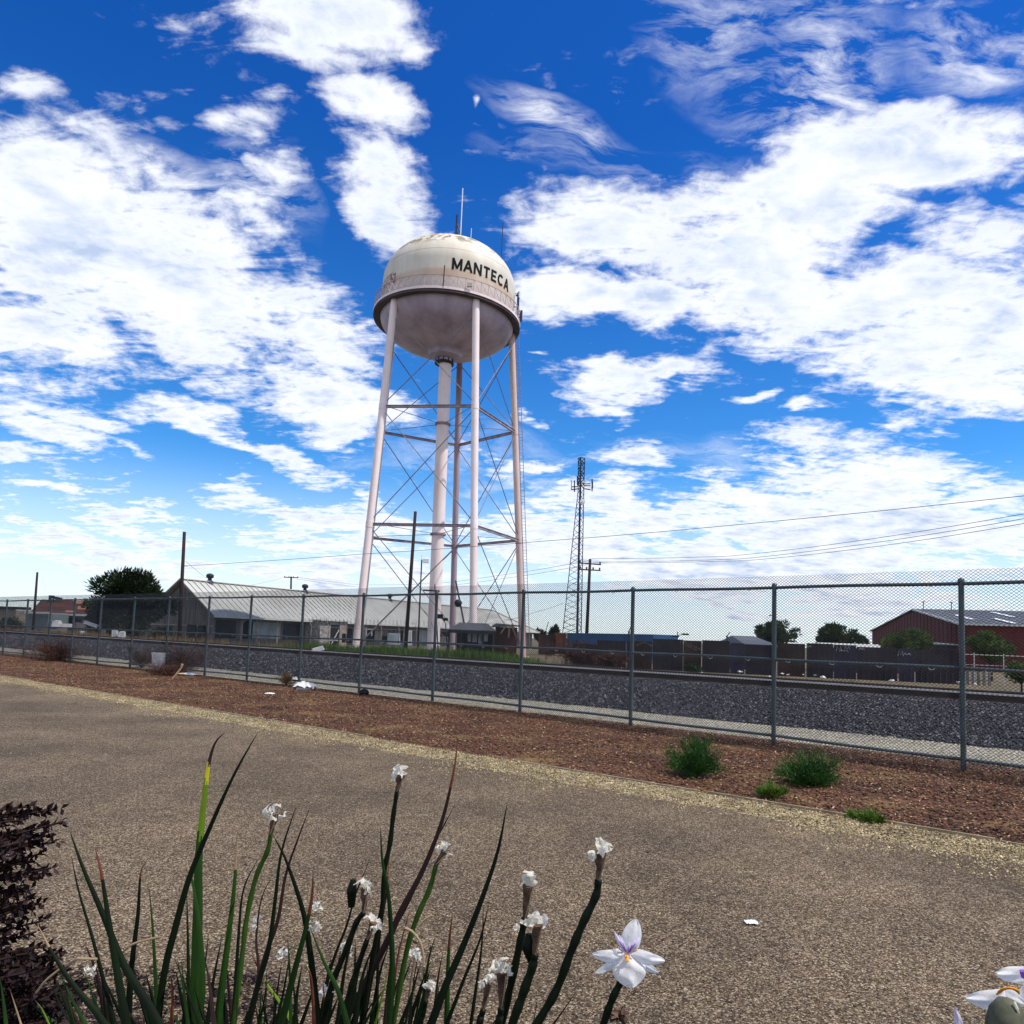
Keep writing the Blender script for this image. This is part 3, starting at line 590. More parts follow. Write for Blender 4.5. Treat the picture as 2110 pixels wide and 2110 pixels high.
roof = b.build('roof', 'roof_metal', barn)
b = MB(); b.beam(bp(-.4, 0, ZR+.16), bp(LB, 0, ZR+.16), .5, .08); b.beam(bp(LB, 0, ZR+.16), bp(LB+hip, h1+.5, ZE+.06), .35, .08); b.build('ridge_cap', 'roof_trim', roof)
b = MB(); b.beam(bp(-.5, h1+.55, ZE-.05), bp(LB+hip, h1+.55, ZE-.05), .08, .2); b.build('gutter', 'roof_trim', roof)
b = MB(); b.beam(bp(-.48, 0, ZR+.02), bp(-.48, h1+.6, ZE-.08), .1, .22); b.beam(bp(-.48, 0, ZR+.02), bp(-.48, h2-.6, ZE2-.08), .1, .22); b.build('barge_board', 'barn_wood', roof)
for (u, v) in ((432, 1192), (628, 1214), (803, 1232)):
    tt = 0
    p = onplane(u, v+6, O1, Q); l = (p-O1).dot(D); c = bp(l, 0, ZR); b = MB()
    b.lathe(c, [(.5, -.3), (.34, .2), (.2, .32), (.2, .5), (.36, .54), (.40, .8), (.3, .95), (.1, 1.02), (.001, 1.03)], 16); smooth_angle(b.build('roof_vent', 'steel_dark', roof))
# gable wall facing left-front
b = MB()
for k in range(30):
    q0 = h2+(h1-h2)*k/30; q1 = h2+(h1-h2)*(k+1)/30-.04
    def top(q): return (ZR+(ZE-ZR)*q/h1 if q > 0 else ZR+(ZE2-ZR)*q/h2)-.12
    b.add([bp(0, q0, GZ), bp(0, q1, GZ), bp(0, q1, top(q1)), bp(0, q0, top(q0)), bp(.12, q0, GZ), bp(.12, q1, GZ), bp(.12, q1, top(q1)), bp(.12, q0, top(q0))], [(3, 2, 1, 0), (4, 5, 6, 7), (0, 1, 5, 4), (2, 3, 7, 6), (1, 2, 6, 5), (3, 0, 4, 7)])
b.obox(O1, D, Q, UP, (.1, .16), (h2, h1), (GZ, ZE2-.1)); b.build('gable_wall', 'barn_wood', barn)
b = MB(); b.obox(O1, D, Q, UP, (-.06, -.01), (h2, h1), (1.4, 1.55)); b.build('trim_board', 'stucco', barn)
for (ua, va, ub, vb) in ((387, 1287, 404, 1318), (410, 1288, 424, 1318), (349, 1241, 358, 1264), (343, 1289, 354, 1312)):
    pa, pb = onplane(ua, va, O1, D), onplane(ub, vb, O1, D); qa, qb = (pa-O1).dot(Q), (pb-O1).dot(Q)
    b = MB(); b.obox(O1, D, Q, UP, (-.09, -.03), (min(qa, qb), max(qa, qb)), (max(pb.z, GZ+.02), pa.z)); b.build('door' if vb > 1300 else 'shutter', 'door_dark', barn)
# side wall below the front eave, with flat dark panels painting porch bay shade, doors and windows
b = MB(); b.obox(O1, D, Q, UP, (0, LB+hip-.5), (h1-.9, h1-.8), (GZ, ZE-.05)); side = b.build('side_wall', 'barn_wood', barn)
b = MB(); b.obox(O1, D, Q, UP, (LB+hip-.6, LB+hip-.5), (h2, h1-.9), (GZ, ZE-.05)); b.build('end_wall', 'barn_wood', barn)
OF = O1+Q*(h1-.8)
def sideL(u, v): p = onplane(u, v, OF, Q); return (p-O1).dot(D), p.z
def sidebox(nm, ua, va, ub, vb, m, off=(.01, .07), par=barn):
    la, za = sideL(ua, va); lb, zb = sideL(ub, vb); b = MB(); b.obox(O1, D, Q, UP, (min(la, lb), max(la, lb)), (h1-.8+off[0], h1-.8+off[1]), (max(GZ+.02, min(za, zb)), min(ZE-.08, max(za, zb)))); return b.build(nm, m, par)
sidebox('bay_shade', 445, 1277, 484, 1315, 'door_dark'); sidebox('wall_panel', 521, 1281, 576, 1316, 'panel_light'); sidebox('bay_shade', 500, 1279, 518, 1316, 'door_dark')
sidebox('wall_panel', 584, 1284, 615, 1318, 'wall_dark_b'); sidebox('window', 690, 1292, 706, 1302, 'glass'); sidebox('wall_panel', 688, 1303, 720, 1322, 'panel_light'); sidebox('bay_shade', 708, 1293, 724, 1322, 'door_dark')
sidebox('bay_shade', 750, 1296, 770, 1322, 'door_dark'); sidebox('plywood_sheet', 772, 1300, 788, 1323, 'stucco'); sidebox('window', 800, 1297, 812, 1306, 'glass'); sidebox('bay_shade', 786, 1310, 800, 1323, 'door_dark')
sidebox('wall_panel', 864, 1299, 878, 1324, 'panel_light'); sidebox('bay_shade', 903, 1300, 924, 1312, 'door_dark'); sidebox('wall_panel', 904, 1311, 924, 1328, 'stucco'); sidebox('bay_shade', 826, 1299, 850, 1324, 'door_dark')
for u in (486, 517, 560, 640, 742, 822, 858):
    l, z = sideL(u, 1290); b = MB(); b.beam(bp(l, h1+.1, GZ), bp(l, h1+.1, ZE-.15), .14); b.beam(bp(l, h1+.1, ZE-.6), bp(l+.6, h1+.1, ZE-.2), .08); b.build('porch_post', 'stucco', barn)
# stucco box room pushed out in front of the barn
l0, zq = sideL(629, 1273); l1, _ = sideL(683, 1318); b = MB(); b.obox(O1, D, Q, UP, (l0, l1), (h1-.7, h1+1.6), (GZ, ZE+.05)); room = b.build('box_room', 'peel', barn)
b = MB(); b.obox(O1, D, Q, UP, (l0-.2, l1+.2), (h1-.9, h1+1.9), (ZE+.05, ZE+.17)); b.build('room_roof', 'roof_trim', room)
lw = l1-l0; b = MB(); b.obox(O1, D, Q, UP, (l0+lw*.38, l0+lw*.68), (h1+1.6, h1+1.66), (GZ+.2, ZE-.35)); b.build('doorway', 'door_dark', room)  # flat dark slab paints the shade inside the opening
b = MB(); b.obox(O1, D, Q, UP, (l0+lw*.70, l1-.1), (h1+1.6, h1+1.68), (GZ, ZE-.1)); b.build('door_leaf', 'stucco', room)
b = MB(); b.beam(bp(l0+lw*.4, h1+1.72, GZ+.3), bp(l0+lw*.66, h1+1.72, ZE-.9), .08); b.build('brace_board', 'roof_trim', room)
# lean-to at the gable's left
pa = at(294, 1280, 72); b = MB(); b.obox(O1, D, Q, UP, (.2, 6), (h2-3.0, h2), (GZ, 1.7)); lt = b.build('lean_to', 'barn_wood', barn)
b = MB(); b.add([bp(0, h2-3.3, 1.75), bp(6.2, h2-3.3, 1.75), bp(6.2, h2, 2.2), bp(0, h2, 2.2), bp(0, h2-3.3, 1.65), bp(6.2, h2-3.3, 1.65), bp(6.2, h2, 2.1), bp(0, h2, 2.1)], [(0, 3, 2, 1), (4, 5, 6, 7), (0, 1, 5, 4), (0, 4, 7, 3)]); b.build('lean_to_roof', 'roof_metal', lt)
# ------------------------------------------------------------------ yard fence with coiled wire in front of the barn
YF = 56
def yp(u, v, Y=YF): return at(u, v, Y)
fl = [(420, 1), (660, 2), (760, 3), (860, 4), (960, 5), (1060, 6)]
yf = thing('coil_topped_fence', 'thin yard fence topped with a coil of razor wire in front of the barn', 'fence', (at(430, 1320, YF).x, YF, GZ))
X0, X1 = at(640, 1320, YF).x, at(1075, 1330, YF).x
b = MB(); k = int((X1-X0)/.02); pts = []
for i in range(k):
    a = i*.42; pts.append(Vector((X0+(X1-X0)*i/k, YF+.22*math.cos(a), 2.15+.3*math.sin(a))))
b.tube(pts, .010, 3, False); b.build('razor_wire_coil', 'wire', yf)
for i in range(13):
    x = X0+(X1-X0)*i/12; b = MB(); b.tube([Vector((x, YF, GZ)), Vector((x, YF, 1.75)), Vector((x-.25, YF, 2.35))], .03, 6); b.build('post', 'strut', yf)
for z in (1.7, .8):
    b = MB(); b.tube([Vector((X0, YF, z)), Vector((X1, YF, z))], .015, 5); b.build('wire_strand', 'strut', yf)
# ------------------------------------------------------------------ poles, mast and wires
def pole(name, label, cat, u0, v0, u1, v1, Y, r0, r1, m='wood_pole', group=None):
    p1 = at(u1, v1, Y); p0 = at(u0, v0, Y); d = p1-p0; g = Vector(p0)+d*((GZ-p0.z)/d.z)
    t = thing(name, label, cat, g, group); b = MB(); b.tube([g-d.normalized()*.3, p1], [r0, r1], 12); b.build('shaft', m, t, smooth=True); return t, g, p1
pl1, g1, p1t = pole('utility_pole', 'tall bare wooden pole in front of the barn gable', 'utility pole', 369, 1316, 380, 1096, 50, .14, .105)
b = MB(); q = at(379, 1166, 50); b.tube([q-Vector((.1, 0, 0)), q+Vector((.25, 0, 0))], .03, 6); b.build('insulator', 'steel_dark', pl1)
pole('utility_pole', 'slim dark pole rising beside the rust red roof at far left', 'utility pole', 68.6, 1290, 77, 1179, 75, .14, .10)
pole('utility_pole', 'thick dark wooden pole standing in front of the tower beside its left leg', 'utility pole', 836, 1330, 856, 1054, 45, .13, .095)
t, g, p = pole('camera_pole', 'slender pole with a small security camera just right of the thick dark pole', 'camera pole', 862, 1310, 869, 1153, 54, .07, .05, 'steel_dark')
b = MB(); b.box(p+Vector((.1, -.2, -.25)), p+Vector((.55, .15, .05))); b.beam(p+Vector((0, 0, -.1)), p+Vector((.2, 0, -.1)), .06); b.tube([p, p+Vector((0, 0, .35))], .03, 6); b.build('camera_housing', 'antenna_white', t)
t, g, p = pole('crossbar_post', 'thin dark post with a wide flat crossbar before the riser pipe', 'post', 902, 1325, 896, 1204, 38, .035, .03, 'steel_dark')
b = MB(); b.beam(at(872, 1216, 38), at(906, 1218, 38), .07, .08); b.build('crossbar', 'steel_dark', t)
t, g, p = pole('leaning_light_pole', 'thin leaning dark pole with a round floodlight above the black shelter', 'light pole', 956, 1283, 939, 1196, 52, .07, .06, 'steel_dark')
b = MB(); c = at(944, 1243, 51.8); b.lathe(c, [(.001, -.28), (.2, -.22), (.28, -.02), (.28, .1), (.15, .26), (.001, .28)], 14); smooth_angle(b.build('floodlight', 'steel_dark', t))
t, g, p = pole('yard_light_post', 'short post with clustered floodlights at the left edge of the black shelter', 'light post', 921, 1325, 918, 1285, 51, .05, .04, 'steel_dark')
b = MB(); c = at(910, 1272, 51); b.box(c-Vector((.35, .1, .1)), c+Vector((.1, .1, .22))); b.beam(c, p, .05); c2 = at(916, 1276, 51); b.box(c2-Vector((.1, .1, .12)), c2+Vector((.25, .1, .1))); b.build('floodlight', 'black', t)
def xarm(t, p, dz_, half_, r_=.06, n=4, dirv=Vector((1, .15, 0)), m='wood_pole'):
    dirv = dirv.normalized(); c = p-Vector((0, 0, dz_)); b = MB(); b.beam(c-dirv*half_, c+dirv*half_, r_*1.6, r_*2); b.build('crossarm', m, t)
    for k in range(n):
        e = c+dirv*half_*(-.92+1.84*k/(n-1)); b = MB(); b.tube([e, e+Vector((0, 0, .28))], [.06, .09], 8); b.build('insulator', 'steel_dark', t)
t, g, p = pole('utility_pole', 'wooden power pole with double crossarms beside the radio mast', 'utility pole', 1209, 1308, 1216, 1152, 75, .2, .14)
xarm(t, p, .5, 1.3, n=2, dirv=Vector((1, .4, 0))); xarm(t, p, 1.15, 1.15, n=4)
POLER = p
t, g, p = pole('utility_pole', 'distant power pole with two crossarms rising over the barn ridge', 'utility pole', 599.5, 1216, 600, 1188, 150, .22, .18)
xarm(t, p, .2, 1.45, .09, 4); xarm(t, p, 3.2, 1.3, .09, 4); POLEB = p
# lattice radio mast
YM = 110
ma = thing('radio_mast', 'tall lattice radio mast with panel antennas and a white dish', 'radio mast', (at(1181, 1305, YM).x, YM, GZ))
def mp_(u, v): return at(u, v, YM)
zb = GZ
A_b, A_t = mp_(1158, 1318), mp_(1191.5, 1008); B_b, B_t = mp_(1187, 1318), mp_(1195, 1008)+Vector((0, -.6, 0)); B_b = B_b+Vector((0, -1.6, 0)); C_b, C_t = mp_(1199, 1318)+Vector((0, 1.3, 0)), mp_(1203, 1008)
TOP = [mp_(1191.5, 944), mp_(1196, 944)+Vector((0, -.6, 0)), mp_(1205, 944)]
legs = [(A_b, A_t, TOP[0], .06), (B_b, B_t, TOP[1], .17), (C_b, C_t, TOP[2], .07)]
for (a, t_, tp, r_) in legs:
    b = MB(); b.tube([a, t_, tp], [r_*1.1, r_*.9, min(.09, r_)], 8); b.build('mast_leg', 'steel_dark', ma)
def lerp3(a, t_, f): return a.lerp(t_, f)
for (i, j) in ((0, 1), (1, 2), (2, 0)):
    b = MB(); a, c = legs[i], legs[j]; n = 26; fr = 0
    for k in range(n):
        f0, f1 = k/n, (k+1)/n; p, q = (a, c) if k % 2 else (c, a); b.beam(p[0].lerp(p[1], f0), q[0].lerp(q[1], f1), .055 if k > 3 else .07)
    for k in range(6):
        f0, f1 = k/6, (k+1)/6; p, q = (a, c) if k % 2 else (c, a); b.beam(p[1].lerp(p[2], f0), q[1].lerp(q[2], f1), .10); b.beam(a[1].lerp(a[2], f1), c[1].lerp(c[2], f1), .06)
    b.build('lattice_bracing', 'steel_dark', ma)
b = MB(); c = mp_(1199, 1007)
for (u0, v0, u1, v1) in ((1177, 1009, 1192, 1007), (1204, 1007, 1217, 1009), (1204, 997, 1217, 997), (1204, 1001, 1217, 1001), (1178, 1003, 1192, 1003)): b.beam(mp_(u0, v0), mp_(u1, v1), .14)
b.build('antenna_frame', 'steel_dark', ma)
for (u, v0, v1, m_, dy_) in ((1177.5, 990, 1008, 'antenna_white', 0), (1183, 992, 1015, 'steel_dark', -.6), (1188.5, 984, 1003, 'steel_dark', -1), (1220, 987, 1012, 'steel_dark', 0), (1222, 990, 1004, 'steel_dark', .8), (1205.5, 993, 1003, 'antenna_white', -1)):
    b = MB(); p0, p1 = mp_(u, v1)+Vector((0, dy_, 0)), mp_(u, v0)+Vector((0, dy_, 0)); b.beam(p0, p1, .3, .16); b.build('panel_antenna', m_, ma)
c = mp_(1198.5, 1037)+Vector((0, -1.3, 0)); b = MB()
for i in range(5):
    pass
n = 20; vs = [c+Vector((0, .15, 0))]+[c+Vector((.42*math.cos(6.283*k/n), 0, .42*math.sin(6.283*k/n))) for k in range(n)]+[c+Vector((.40*math.cos(6.283*k/n), .3, .40*math.sin(6.283*k/n))) for k in range(n)]
b.add([c+Vector((0, -.05, 0))]+vs[1:], [(0, 1+(k+1) % n, 1+k) for k in range(n)]+[(1+k, 1+(k+1) % n, 1+n+(k+1) % n, 1+n+k) for k in range(n)]+[tuple(range(1+n, 1+2*n))]); b.build('dish', 'antenna_white', ma)
def wire(label, pts, r=.012, sag=0, m='black', group='overhead wires'):
    P = [at(*p) if len(p) == 3 and not isinstance(p, Vector) else Vector(p) for p in pts]
    out_ = []
    for i in range(len(P)-1):
        for k in range(12):
            f = k/12; q = P[i].lerp(P[i+1], f); q.z -= sag*4*f*(1-f)
            out_.append(q)
    out_.append(P[-1]); b = MB(); b.tube(out_, r, 5, False)
    o = b.build('overhead_wire', m, None, wl=P[0]); return tag(o, label, 'wire', group)
wire('long dark wire rising from the gable pole past the tower to the upper right', [(382, 1166, 50), (742, 1142, 46), (1120, 1115, 41), (1500, 1083, 36), (2125, 1020, 30)], .014, .03)
wire('top wire from the mast side power pole to the right edge', [(1219, 1151, 75), (1500, 1146, 60), (1742, 1118, 48), (2125, 1056, 36)], .016, .06)
wire('middle wire from the mast side power pole to the right edge', [(1210, 1158, 75), (1520, 1152, 60), (1760, 1124, 48), (2125, 1066, 36)], .016, .06)
wire('lowest wire from the mast side power pole to the right edge', [(1222, 1160, 75), (1540, 1155, 60), (1790, 1128, 48), (2125, 1076, 36)], .016, .06)
wire('upper faint wire running from the mast side pole back behind the tower', [(1213, 1155, 75), (1024, 1186, 100), (900, 1202, 120), (740, 1205, 135), (612, 1189, 150)], .02, .1)
wire('lower faint wire running from the mast side pole back behind the tower', [(1211, 1163, 75), (1030, 1193, 100), (905, 1208, 120), (745, 1210, 135), (612, 1193, 150)], .02, .1)
wire('short guy wire falling from the gable pole to the barn roof', [(383, 1157, 50), (425, 1192, 70)], .012, 0)
wire('faint wire leaving the distant power pole towards the left', [(588, 1189, 150), (500, 1208, 160), (430, 1212, 170)], .02, .2)
wire('slack wire hanging left from the mast base behind the mesh', [(1160, 1243, 100), (1100, 1262, 85), (1040, 1278, 60)], .02, .1)
# ------------------------------------------------------------------ shelters, containers and scrap at the tower's right foot
YS = 50
def hip_shelter(nm, label, u0, u1, vtop, veave, vbot, Y, m_roof, m_body, open_=True, depth=5):
    a, c = at(u0, veave, Y), at(u1, veave+(u1-u0)*.03, Y); zt_, ze = at((u0+u1)/2, vtop, Y).z, (a.z+c.z)/2
    t = thing(nm, label, 'shelter', (a.x, Y, GZ)); X0, X1 = a.x, c.x; ins = (X1-X0)*.2
    b = MB(); b.add([(X0, Y, ze), (X1, Y, ze), (X1, Y+depth, ze), (X0, Y+depth, ze), (X0+ins, Y+depth*.3, zt_), (X1-ins, Y+depth*.3, zt_), (X1-ins, Y+depth*.7, zt_), (X0+ins, Y+depth*.7, zt_)], [(0, 1, 5, 4), (1, 2, 6, 5), (2, 3, 7, 6), (3, 0, 4, 7), (4, 5, 6, 7), (3, 2, 1, 0)])
    for k in range(12): f = (k+.5)/12; b.beam((X0+ins+(X1-X0-2*ins)*f, Y+depth*.3, zt_+.02), (X0+(X1-X0)*f, Y, ze+.02), .05, .03)
    b.build('roof', m_roof, t)
    b = MB(); b.beam((X0, Y+.02, ze-.12), (X1, Y+.02, ze-.12), .06, .22); b.build('fascia', m_body, t)
    for k in range(5):
        x = X0+.1+(X1-X0-.2)*k/4; b = MB(); b.beam((x, Y+.1, GZ), (x, Y+.1, ze), .12); b.build('post', m_body, t)
    b = MB(); b.box((X0+.3, Y+depth-.2, GZ), (X1-.3, Y+depth-.1, ze)); b.build('back_wall', m_body, t)
    return t, X0, X1, ze
mat('shel_roof', (.085, .09, .10), .6, .15, 1); mat('shel_body', (.018, .018, .026), .8, .2, 1)
t, X0, X1, ze = hip_shelter('black_shelter', 'low black open shelter with a hipped metal roof by the tower legs', 923, 1022, 1283, 1297, 1325, YS, 'shel_roof', 'shel_body')
b = MB(); b.box((X0+.4, YS-.3, GZ), (X1+1.6, YS-.15, .25)); tag(b.build('low_dark_wall', 'wall_dark', None), 'low black screen wall standing in front of the shelters', 'wall')
for k, (u, v, s_) in enumerate(((969, 1308, .35), (978, 1309, .35), (998, 1307, .5), (990, 1312, .3))):
    p = at(u, v, YS+1.5); b = MB(); b.box(p+Vector((-s_/2, 0, -.5)), p+Vector((s_/2, .3, .35)))
    b.box(p+Vector((-s_/2-.02, -.02, -.1)), p+Vector((s_/2+.02, .32, -.04)))
    tag(b.build('stored_board', 'panel_light', None, wl=p), ['white board at the middle of the black shelter', 'second white board right beside the shelter middle', 'pale window sized panel under the right of the black shelter', 'small pale board between the white boards and the panel'][k], 'board', 'boards stored under the black shelter')
t = thing('open_shed', 'brown gabled timber frame with leaning pale poles right of the black shelter', 'shed', (at(1040, 1320, 52).x, 52, GZ))
a, c, pk = at(1012, 1291, 52), at(1072, 1289, 52), at(1022, 1284, 52)
b = MB(); b.add([(a.x, 52, a.z), (pk.x, 52, pk.z), (c.x, 52, pk.z-.15), (c.x, 52, c.z), (a.x, 56, a.z), (pk.x, 56, pk.z), (c.x, 56, pk.z-.15), (c.x, 56, c.z)], [(0, 3, 2, 1), (4, 5, 6, 7), (0, 1, 5, 4), (1, 2, 6, 5), (3, 0, 4, 7), (2, 3, 7, 6)]); b.build('roof', 'shel_roof', t)
b = MB(); b.box((a.x+.3, 53, GZ), (c.x-.2, 53.2, a.z)); b.build('wall', 'cont_brown', t)
for (u0, v0, u1, v1) in ((1031, 1306, 1045, 1287), (1062, 1306, 1052, 1287), (1048, 1315, 1050, 1288), (1066, 1320, 1056, 1290)):
    b = MB(); b.beam(at(u0, v0, 51.7), at(u1, v1, 51.7), .12); b.build('leaning_pole', 'scrap', t)
def container(label, u0, v0, u1, v1, Y0, Y1, h, m, wd=2.5):
    a = at(u0, v0, Y0); c = at(u1, v1, Y1); z1 = a.z; d = Vector((c.x-a.x, c.y-a.y, 0)); L = d.length; d.normalize(); n_ = Vector((-d.y, d.x, 0)); o = Vector((a.x, a.y, 0))
    t = thing('shipping_container', label, 'container', (a.x, a.y, z1-h), 'containers in the yard'); b = MB(); b.obox(o, d, n_, UP, (0, L), (.05, wd), (z1-h, z1)); b.build('body', m, t)
    b = MB(); k = int(L/.5)
    for i in range(k): x = .15+i*(L-.3)/max(1, k-1); b.obox(o, d, n_, UP, (x-.09, x+.09), (0, .05), (z1-h+.1, z1-.1))
    b.build('side_ribs', m, t); b = MB()
    for zz_ in (z1-h, z1-.1): b.obox(o, d, n_, UP, (0, L), (-.02, .0499), (zz_, zz_+.1))
    b.build('frame_rail', m, t)
container('long blue shipping container behind the mesh beside the radio mast', 1168, 1304, 1345, 1318, 78, 62, 2.3, 'cont_blue')
container('rusty orange shipping container just left of the blue one', 1146, 1304, 1168, 1304.5, 79, 79, 2.3, 'cont_orange')
container('dark brown shipping container left of the orange one', 1112, 1307, 1143, 1307, 80, 80, 2.2, 'cont_brown')
# ------------------------------------------------------------------ the dark corrugated yard wall on the right
wl_a, wl_b = ground(1160, 1372, GZ), ground(1984, 1411, GZ)
wd_ = (wl_b-wl_a); wd_.z = 0; WLn = wd_.length; wd_.normalize(); wn = Vector((wd_.y, -wd_.x, 0))
wall = thing('yard_wall', 'long dark patched sheet metal yard wall beyond the tracks on the right', 'wall', wl_a)
def wall_l(u): p = onplane(u, 1350, wl_a, wn); return (p-wl_a).dot(wd_)
def wall_z(u, v): return onplane(u, v, wl_a, wn).z
segs = [(1180, 1230, 1327, 'wall_dark'), (1230, 1290, 1320, 'wall_dark'), (1292, 1344, 1321, 'wall_brown'), (1345, 1408, 1317, 'wall_dark'), (1408, 1446, 1320, 'wall_brown'), (1447, 1505, 1320, 'wall_dark'), (1505, 1535, 1325, 'wall_dark_b'), (1536, 1600, 1329, 'wall_dark'), (1602, 1660, 1326, 'wall_brown'), (1662, 1718, 1326, 'wall_dark'), (1718, 1765, 1329, 'wall_dark_b'), (1766, 1850, 1334, 'wall_dark'), (1852, 1885, 1337, 'wall_dark_b'), (1886, 1984, 1340, 'wall_dark')]
for (ua, ub, v, m_) in segs:
    la, lb = wall_l(ua), wall_l(ub); z = wall_z((ua+ub)/2, v); b = MB(); n = max(2, int((lb-la)/.16)); jit = random.uniform(-.04, .04)
    for k in range(n):
        x0 = la+(lb-la-.03)*k/n; x1 = la+(lb-la-.03)*(k+1)/n; off = .0 if k % 2 else .05
        b.obox(wl_a, wd_, wn, UP, (x0, x1), (-.06+off+jit, -.03+off+jit), (-.02, z-GZ))
    b.build('wall_panel', m_, wall)
for (ua, va, ub, vb, m_) in ((1311, 1330, 1328, 1323, 'scrap'), (1328, 1323, 1345, 1332, 'scrap'), (1408, 1322, 1444, 1338, 'scrap'), (1412, 1328, 1436, 1340, 'scrap'), (1290, 1325, 1290, 1362, 'scrap'), (1446, 1322, 1446, 1340, 'panel_light')):
    pa, pb = onplane(ua, va, wl_a, wn), onplane(ub, vb, wl_a, wn); b = MB(); b.beam(pa+wn*.08, pb+wn*.08, .10, .05); b.build('batten', m_, wall)
for (u, v, w_, h_) in ((1665, 1332, .35, .12), (1728, 1337, .3, .3), (1745, 1335, .3, .2), (1738, 1341, .5, .08), (1775, 1337, .3, .14), (1855, 1347, .3, .3), (1868, 1348, .4, .1)):
    p = onplane(u, v, wl_a, wn); l = (p-wl_a).dot(wd_); b = MB(); z = p.z-GZ
    b.tube([wl_a+wd_*(l-w_/2)+wn*.09+UP*(z-h_/2), wl_a+wd_*(l-w_/4)+wn*.09+UP*(z+h_/2), wl_a+wd_*l+wn*.09+UP*(z-h_/3), wl_a+wd_*(l+w_/3)+wn*.09+UP*(z+h_/2), wl_a+wd_*(l+w_/2)+wn*.09+UP*(z-h_/2)], .018, 5)
    b.build('spray_paint_mark', 'paint_mark', wall)
# wire fence continuing right of the yard wall
t = thing('wire_yard_fence', 'open wire fence with pale thin posts continuing right of the dark wall', 'fence', wl_b)
for k in range(8):
    p = wl_b+wd_*(.6+k*1.5); b = MB(); b.tube([p-UP*.05, p+UP*1.9], .025, 6); b.build('post', 'roof_trim', t)
for z in (.6, 1.2, 1.8):
    b = MB(); b.tube([wl_b+UP*z, wl_b+wd_*11.5+UP*z], .012, 5); b.build('wire_strand', 'roof_trim', t)
for k in range(5):
    p = wl_b+wd_*(.25+k*.28); b = MB(); b.beam(p-UP*.05, p+UP*(.9+.1*math.sin(k*2)), .16, .03)
    tag(b.build('weathered_plank', 'barn_wood', None, wl=p), 'upright grey plank in the gap where the dark wall ends', 'plank', 'planks beside the wall end')
# ------------------------------------------------------------------ red building on the right
ra, rb, rp = at(1797, 1301, 116), at(1984, 1288, 76), at(1885, 1258, 93)
rd = Vector((ra.x-rb.x, ra.y-rb.y, 0)); GW = rd.length; rd.normalize(); rr = Vector((-rd.y, rd.x, 0)); rr = rr if rr.x > 0 else -rr
ZEr = (ra.z+rb.z)/2; o = Vector((rb.x, rb.y, 0)); ZRr = onplane(1885, 1258, o, rr).z; kk = (onplane(1885, 1258, o, rr)-o).dot(rd)
print('RED', ra.z, rb.z, ZRr, GW, kk)
red = thing('red_building', 'large dark red metal building with a grey ribbed roof at far right', 'building', (rb.x, rb.y, GZ))
def rbp(l, q, z): return o+rr*l+rd*q+UP*z
LR = 45
b = MB(); b.add([rbp(0, 0, GZ), rbp(0, GW, GZ), rbp(0, GW, ZEr), rbp(0, kk, ZRr), rbp(0, 0, ZEr), rbp(LR, 0, GZ), rbp(LR, GW, GZ), rbp(LR, GW, ZEr), rbp(LR, kk, ZRr), rbp(LR, 0, ZEr)], [(0, 1, 2, 3, 4), (9, 8, 7, 6, 5), (0, 4, 9, 5), (1, 6, 7, 2)])
for k in range(30): x = .3+k*1.5; b.obox(o, rr, rd, UP, (x, x+.12), (-.05, 0.), (GZ, ZEr-.1))
for k in range(28): q = .6+k*(GW-1)/28; zz_ = (ZEr+(ZRr-ZEr)*q/kk if q < kk else ZRr+(ZEr-ZRr)*(q-kk)/(GW-kk))-.15; b.obox(o, rr, rd, UP, (-.05, 0), (q, q+.12), (GZ, zz_))
b.build('wall', 'red_siding', red)
b = MB()
b.add([rbp(-.3, -.3, ZEr-.02), rbp(LR, -.3, ZEr-.02), rbp(LR, kk, ZRr+.08), rbp(-.3, kk, ZRr+.08), rbp(-.3, -.3, ZEr+.12), rbp(LR, -.3, ZEr+.12), rbp(LR, kk, ZRr+.22), rbp(-.3, kk, ZRr+.22)], [(0, 1, 2, 3), (4, 7, 6, 5), (0, 4, 5, 1), (3, 7, 4, 0)])
b.add([rbp(-.3, GW+.3, ZEr-.02), rbp(LR, GW+.3, ZEr-.02), rbp(LR, kk, ZRr+.08), rbp(-.3, kk, ZRr+.08), rbp(-.3, GW+.3, ZEr+.12), rbp(LR, GW+.3, ZEr+.12), rbp(LR, kk, ZRr+.22), rbp(-.3, kk, ZRr+.22)], [(3, 2, 1, 0), (5, 6, 7, 4), (0, 4, 7, 3)])
for k in range(50): x = k*.9; b.beam(rbp(x, -.3, ZEr+.14), rbp(x, kk, ZRr+.24), .06, .05)
rf = b.build('roof', 'grey_roof', red)
b = MB(); b.beam(rbp(-.35, -.35, ZEr+.06), rbp(-.35, kk, ZRr+.16), .12, .2); b.beam(rbp(-.35, -.35, ZEr+.08), rbp(LR, -.35, ZEr+.08), .12, .18); b.build('white_trim', 'roof_trim', rf)
for (l, f0, f1) in ((2.2, .25, .55), (5, .05, .35), (7.8, .5, .85), (11, .1, .4)):
    b = MB(); b.beam(rbp(l, -.3+kk*f0, ZEr+(ZRr-ZEr)*f0+.22), rbp(l, -.3+kk*f1, ZEr+(ZRr-ZEr)*f1+.22), .5, .05); b.build('skylight', 'skylight', rf)
for u in (1917, 1944):
    p = rbp(1.0+(u-1917)*.12, kk, ZRr+.2); b = MB(); b.tube([p, p+UP*.9], .05, 6); b.tube([p+UP*.9, p+UP*1.0], .16, 8); b.build('vent_pipe', 'steel_dark', rf)
